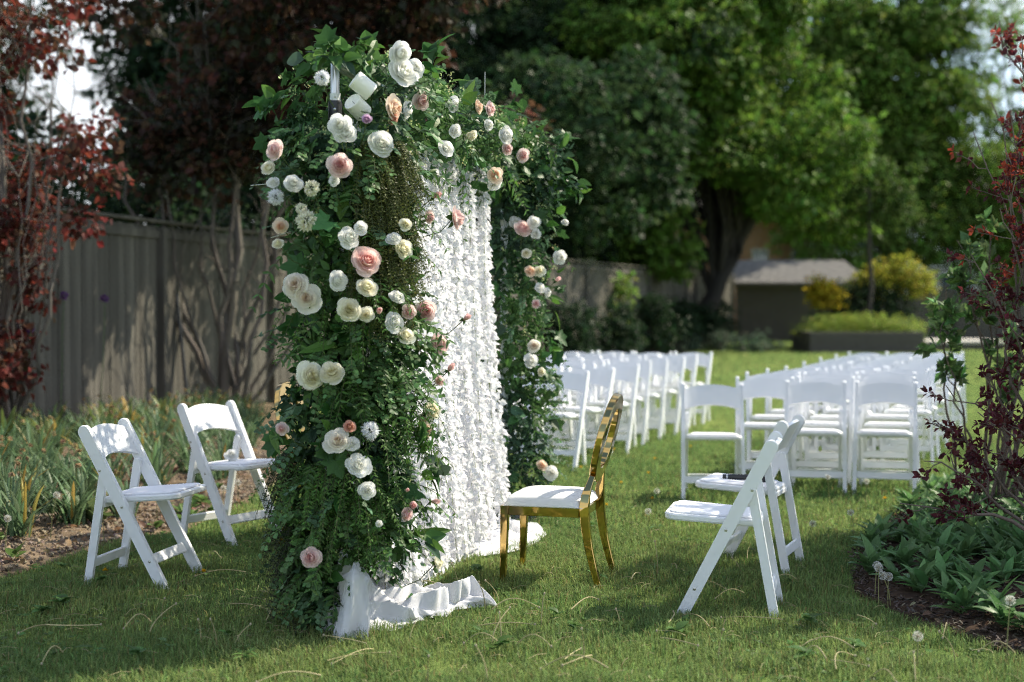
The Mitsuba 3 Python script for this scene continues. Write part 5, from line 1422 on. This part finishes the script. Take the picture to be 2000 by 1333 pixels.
for i in range(22):
    y = rd.uniform(7.2, 11.0); x = edge_l(y) - rd.uniform(0.05, 0.75)
    rosette(x, y, int(rd.integers(4, 9)), rd.uniform(0.06, 0.13), (0.10, 0.17, 0.05), 'small green weed on the bare soil of the left bed', 'weed', 'weeds on the left bed', 400 + i, OVATE)
for i in range(46):
    y = rd.uniform(5.1, 8.5); x = rd.uniform(-0.34 * y, 0.34 * y)
    if edge_l(y) + 0.1 < x < edge_r(y) - 0.1: rosette(x, y, int(rd.integers(5, 10)), rd.uniform(0.035, 0.075), (0.09, 0.17, 0.05), 'flat weed rosette growing in the lawn', 'weed', 'weed rosettes in the lawn', 460 + i, LANCE if i % 2 else OVATE, (0.1, 0.7), 'lawn_weed')
for i in range(7):
    y = rd.uniform(7.2, 8.6); x = edge_l(y) - rd.uniform(0.5, 1.0)
    rosette(x, y, 12, 0.15, (0.10, 0.15, 0.06), 'leafy green weed with lobed leaves at the front of the left bed', 'weed', 'lobed weeds at the front of the left bed', 430 + i, LOBED)
for i, (x, y, h) in enumerate(((-4.05, 12.55, 1.33), (-3.85, 13.1, 1.30), (-4.2, 12.1, 1.05))):
    t = thing('allium', ('tall purple allium left of the others against the fence', 'tall purple allium between the two folding chairs\' fence posts', 'shorter purple allium by the red leaved tree')[i] if i != 1 else 'tall purple allium against the fence, right of the other two', 'flower')
    z = seat_z(x, y); pts = limb((x, y, z), (x + 0.06, y, z + h), rd, 7, 0.05)
    v, f = tube(pts, 0.004, 6); part(t, 'stem', (v, f), 'mat_tinted', True, np.tile([0.08, 0.13, 0.05], (len(v), 1)))
    n = 90; d = rdir(rd, n)
    v, f, cc = scatter(LEAFN, pts[-1] + d * 0.012, frames(d, rdir(rd, n)), rd.uniform(0.028, 0.04, n), tint(rd, (0.16, 0.07, 0.22), n, 0.2)); part(t, 'flower_head', (v, f), 'mat_petal', False, cc)
sk = thing('garden_stake', 'thin dark leaning stake in front of the fence beside the purple tree', 'stake')
part(sk, 'pole', tube([(-3.42, 14.9, 0.0), (-3.48, 14.9, 0.75), (-3.55, 14.9, 1.45)], 0.018, 8), 'mat_rubber')


# ------------------------------------------------------------------ the right hand bed
r2 = np.random.default_rng(97)
spots, tries = [], 0
while len(spots) < 175 and tries < 6000:
    tries += 1
    y = r2.uniform(5.35, 11.0); x = edge_r(y) + 0.09 + abs(r2.normal(0, 0.75))
    if x > 0.385 * y + 0.25: continue
    if 5.9 < y < 7.0 and x > 2.15 and x < 2.75 and r2.random() < 0.85: continue
    if 5.2 < y < 6.1 and x < edge_r(y) + 0.15: continue
    if all((x - a) ** 2 + (y - b) ** 2 > 0.105 ** 2 for a, b in spots): spots.append((x, y))
for i, (x, y) in enumerate(spots):
    rosette(x, y, 18, r2.uniform(0.10, 0.155), (0.108, 0.205, 0.075), 'leafy perennial with pointed green leaves in the shaded right bed', 'plant', 'leafy plants massed in the right bed', 500 + i, BROAD, (0.35, 1.35), 'leafy_plant')


def woody(name, label, cat, base, tips, leafc, seed, leaf, per, r0, tmpl, rosettes, parts_n=0, barkc=(0.13, 0.10, 0.085), young=None, low_u=0.5):
    """open shrub: branches that fork, rosettes of leaves along their outer parts"""
    r = np.random.default_rng(seed)
    t = thing(name, label, cat)
    b = np.array([base[0], base[1], seat_z(*base) - 0.04])
    tw, P, N, C = MB(), [], [], []
    for k, e in enumerate(tips):
        e = np.asarray(e, float)
        s = b + r.normal(0, 0.08, 3) * [1, 1, 0]
        pts = limb(s, e, r, 12, 0.22, 0.10)
        v, f = tube(pts, np.linspace(r0 * r.uniform(0.7, 1.2), r0 * 0.18, 12), 7)
        part(t, 'branch', (v, f), 'mat_bark', True, bark(r, barkc, len(v)))
        for q in range(rosettes + 2 if k < 22 and young is not None else rosettes):
            u = r.uniform(low_u, 1.0); a = pts[int(u * 11)]
            L = r.uniform(0.06, 0.30) * (1.15 - 0.5 * u)
            d = unit(unit(e - s) * 0.6 + rdir(r, 1)[0] * 0.8 + [0, 0, 0.25])
            tp = a + d * L
            v, f = tube(limb(a, tp, r, 5, 0.25), np.linspace(0.0032, 0.0012, 5), 4, False); tw.add(v, f, bark(r, barkc, len(v)))
            for w in np.linspace(0.45, 1.0, 3):
                m = per
                dd = unit(d * 0.7 + rdir(r, m) * 0.9)
                P.append(a + d * L * w + dd * 0.006); N.append(dd)
                cc = leafc if young is None or r.random() > 0.5 or tp[2] < 1.5 else young
                C.append(tint(r, cc, m, 0.28, 0.10))
    part(t, 'twig', tw.mesh(), 'mat_bark', True, tw.cols(), kind='stuff')
    P, N, C = np.vstack(P), np.vstack(N), np.vstack(C); m = len(P)
    v, f, c = scatter(tmpl, P, frames(N, unit(rdir(r, m) * 0.8 + [0, 0, 0.8])), leaf * r.uniform(0.6, 1.2, m), C)
    part(t, 'leaves', (v, f), 'mat_leaf', False, c, kind='stuff')
    return t


OBO = leaf_tmpl(0.29, 3, 1.1, 0.3, 0.15, tip=-0.1)
r3 = np.random.default_rng(98)
tips = [(1.86, 6.72, 0.42), (1.98, 6.75, 0.62), (2.02, 6.8, 0.80), (2.10, 6.8, 0.98), (2.22, 6.7, 0.86), (2.30, 6.9, 1.05), (2.35, 6.8, 0.70), (2.20, 7.0, 0.62), (2.45, 6.9, 1.25), (2.36, 7.1, 1.45), (2.28, 7.0, 1.62), (2.42, 7.0, 1.85), (2.48, 7.1, 2.1), (2.44, 7.2, 2.4), (2.52, 7.0, 2.7), (2.6, 7.2, 3.0), (2.35, 7.2, 2.25), (2.44, 7.0, 2.15), (2.50, 7.1, 2.35), (2.47, 7.2, 2.0), (2.52, 7.0, 2.5), (2.46, 7.15, 2.8)]
for _ in range(74):
    y = r3.uniform(6.6, 9.2)
    tips.append((0.372 * y + 0.34 + r3.uniform(0, 1.4), y, r3.uniform(0.6, min(4.3, (y - 5.7) / 0.52))))
woody('smoke_bush', 'tall open shrub with dark burgundy leaves reaching in at the right edge', 'shrub', (2.85, 7.0), tips, (0.085, 0.022, 0.026), 99, 0.039, 6, 0.013, OBO, 7, young=(0.26, 0.05, 0.03))
tips = [(2.50, 8.4, 1.25), (2.55, 8.5, 1.55), (2.65, 8.4, 1.75), (2.75, 8.4, 1.45), (2.6, 8.6, 1.0), (2.85, 8.5, 1.85), (2.95, 8.5, 1.3)] + [(r3.uniform(2.95, 3.9), r3.uniform(8.3, 9.3), r3.uniform(0.9, 2.0)) for _ in range(16)]
woody('green_shrub', 'green leaved shrub behind the burgundy shrub at the right edge', 'shrub', (3.05, 8.8), tips, (0.11, 0.19, 0.065), 100, 0.085, 5, 0.012, OBO, 5, low_u=0.72)

# ------------------------------------------------------------------ dandelions and stalks in the lawn
def puff(x, y, h, lean, R, label, group, seed):
    r = np.random.default_rng(seed)
    t = thing('dandelion_clock', label, 'dandelion', group)
    z = seat_z(x, y); p = np.array([x, y, z]); tip = p + np.array([lean[0], lean[1], h])
    pts = np.array([p, p * 0.5 + tip * 0.5 + [-lean[0] * 0.2, 0, h * 0.06], tip])
    v, f = tube(pts, np.array([0.0024, 0.0021, 0.0018]), 6); part(t, 'stem', (v, f), 'mat_tinted', True, np.tile([0.20, 0.20, 0.08], (len(v), 1)))
    n = 150; d = rdir(r, n)
    mb = MB()
    mb.add(*scatter(LEAFN, tip + d * R * 0.15, frames(d, rdir(r, n)), np.stack([np.full(n, 0.003), np.full(n, R * 0.75), np.full(n, 0.003)], -1), np.tile([0.45, 0.43, 0.38], (n, 1))))
    for k in range(5):
        e = unit(d + rdir(r, n) * 0.22)
        mb.add(*scatter(LEAFN, tip + d * R * 0.72, frames(e, rdir(r, n)), np.stack([np.full(n, 0.0026), np.full(n, R * 0.30), np.full(n, 0.002)], -1), np.tile([0.74, 0.74, 0.71], (n, 1))))
    part(t, 'seed_head', mb.mesh(), 'mat_petal', False, mb.cols())
    v, f = trimesh.creation.icosphere(1).vertices, trimesh.creation.icosphere(1).faces
    part(t, 'seed_core', (np.array(v) * R * 0.22 + tip, np.array(f)), 'mat_tinted', True, np.tile([0.20, 0.15, 0.08], (len(v), 1)))


PUFFS = [(1.68, 6.48, 0.17), (1.655, 6.32, 0.19), (1.715, 6.33, 0.155), (1.70, 6.33, 0.145), (1.53, 5.27, 0.13), (1.885, 5.33, 0.26), (1.62, 7.75, 0.16), (2.15, 9.5, 0.2), (2.32, 9.2, 0.2), (-2.3, 7.9, 0.25), (-1.95, 8.9, 0.22), (-1.88, 9.1, 0.18), (-1.80, 9.2, 0.2), (-1.99, 8.6, 0.2),
         (-2.62, 7.95, 0.28), (-2.2, 8.7, 0.24), (0.98, 9.3, 0.13), (0.85, 8.6, 0.10), (2.0, 8.2, 0.15), (-2.75, 7.6, 0.2)]
for i, (x, y, h) in enumerate(PUFFS):
    left = x < 0
    puff(x, y, h, (rd.normal(0, 0.02), rd.normal(0, 0.01)), 0.021, 'white dandelion clock at the edge of the left flower bed' if left else 'white dandelion clock on a thin stem along the right hand bed', 'dandelion clocks by the left bed' if left else 'dandelion clocks on the right', 600 + i)


def dandelion(x, y, h, label, group, seed):
    r = np.random.default_rng(seed)
    t = thing('dandelion_flower', label, 'dandelion', group)
    z = seat_z(x, y); tip = np.array([x, y, z + h])
    v, f = tube([[x, y, z], [x + 0.004, y, z + h * 0.5], tip], 0.002, 5); part(t, 'stem', (v, f), 'mat_tinted', True, np.tile([0.10, 0.14, 0.05], (len(v), 1)))
    n = 60; a = r.uniform(0, 6.28, n); e = r.uniform(0.1, 1.3, n); d = np.stack([np.cos(a) * np.cos(e), np.sin(a) * np.cos(e), np.sin(e)], -1)
    v, f, c = scatter(LEAFN, np.tile(tip, (n, 1)), frames(d, np.tile([0, 0, 1.0], (n, 1)) + rdir(r, n) * 0.2), r.uniform(0.012, 0.02, n), tint(r, (0.72, 0.48, 0.02), n, 0.1, 0.04)); part(t, 'petals', (v, f), 'mat_petal', False, c)


for i, (x, y, h) in enumerate([(-1.53, 6.95, 0.05), (0.62, 9.2, 0.05), (0.95, 9.5, 0.05), (0.8, 10.3, 0.05), (0.42, 8.8, 0.05), (1.05, 10.8, 0.06), (0.55, 11.2, 0.06), (1.2, 11.8, 0.06), (1.6, 12.6, 0.07), (1.5, 7.9, 0.05), (2.5, 9.4, 0.06), (0.9, 12.4, 0.07), (1.35, 9.0, 0.05), (-2.05, 7.05, 0.04)]):
    dandelion(x, y, h, 'small yellow dandelion flower low in the grass', 'yellow dandelions in the lawn', 640 + i)

for i in range(74):
    if i < 40:
        y = rd.uniform(5.0, 6.0); x = rd.uniform(-0.36 * y, 0.36 * y)
    else:
        y = rd.uniform(5.5, 7.8); x = rd.uniform(-0.33 * y, 0.3 * y)
    if not (edge_l(y) + 0.1 < x < edge_r(y) - 0.03): continue
    if math.hypot(x - COL_L[0], y - COL_L[1]) < 0.33: continue
    t = thing('dry_stalk', 'pale dry dandelion stalk bent over in the lawn', 'grass stalk', 'pale dry stalks in the lawn')
    z = seat_z(x, y) + 0.005; q = rd.uniform(0, 6.28); flat = rd.random() < 0.62
    L = rd.uniform(0.09, 0.24) if not flat else rd.uniform(0.10, 0.26)
    s = np.linspace(0, 1, 8)[:, None]
    dh = np.array([math.cos(q), math.sin(q), 0])
    if flat: pts = np.array([x, y, z]) + dh * L * s + np.array([0, 0, 1]) * (0.035 + 0.05 * rd.random() * np.sin(np.pi * s)) + np.array([-dh[1], dh[0], 0]) * L * rd.normal(0, 0.22) * s ** 2
    else: pts = np.array([x, y, z]) + np.array([0, 0, 1]) * L * 0.8 * (s - 0.12 * s ** 2) + dh * L * rd.uniform(0.15, 0.6) * s ** 2
    v, f = tube(pts, np.linspace(0.0030, 0.0016, 8) * rd.uniform(0.6, 1.15), 6)
    part(t, 'stem', (v, f), 'mat_tinted', True, np.tile(np.array([0.42, 0.36, 0.19]) * rd.uniform(0.65, 1.15), (len(v), 1)))
    v = np.array(trimesh.creation.icosphere(1).vertices); part(t, 'tip', (v * [0.0042, 0.0042, 0.006] + pts[-1], np.array(trimesh.creation.icosphere(1).faces)), 'mat_tinted', True, np.tile([0.33, 0.28, 0.20], (len(v), 1)))

for k in [k for k in scene if isinstance(scene[k], dict) and scene[k].get('type') == 'ply' and k not in labels and '__' not in k]:
    print('unlabelled', k)
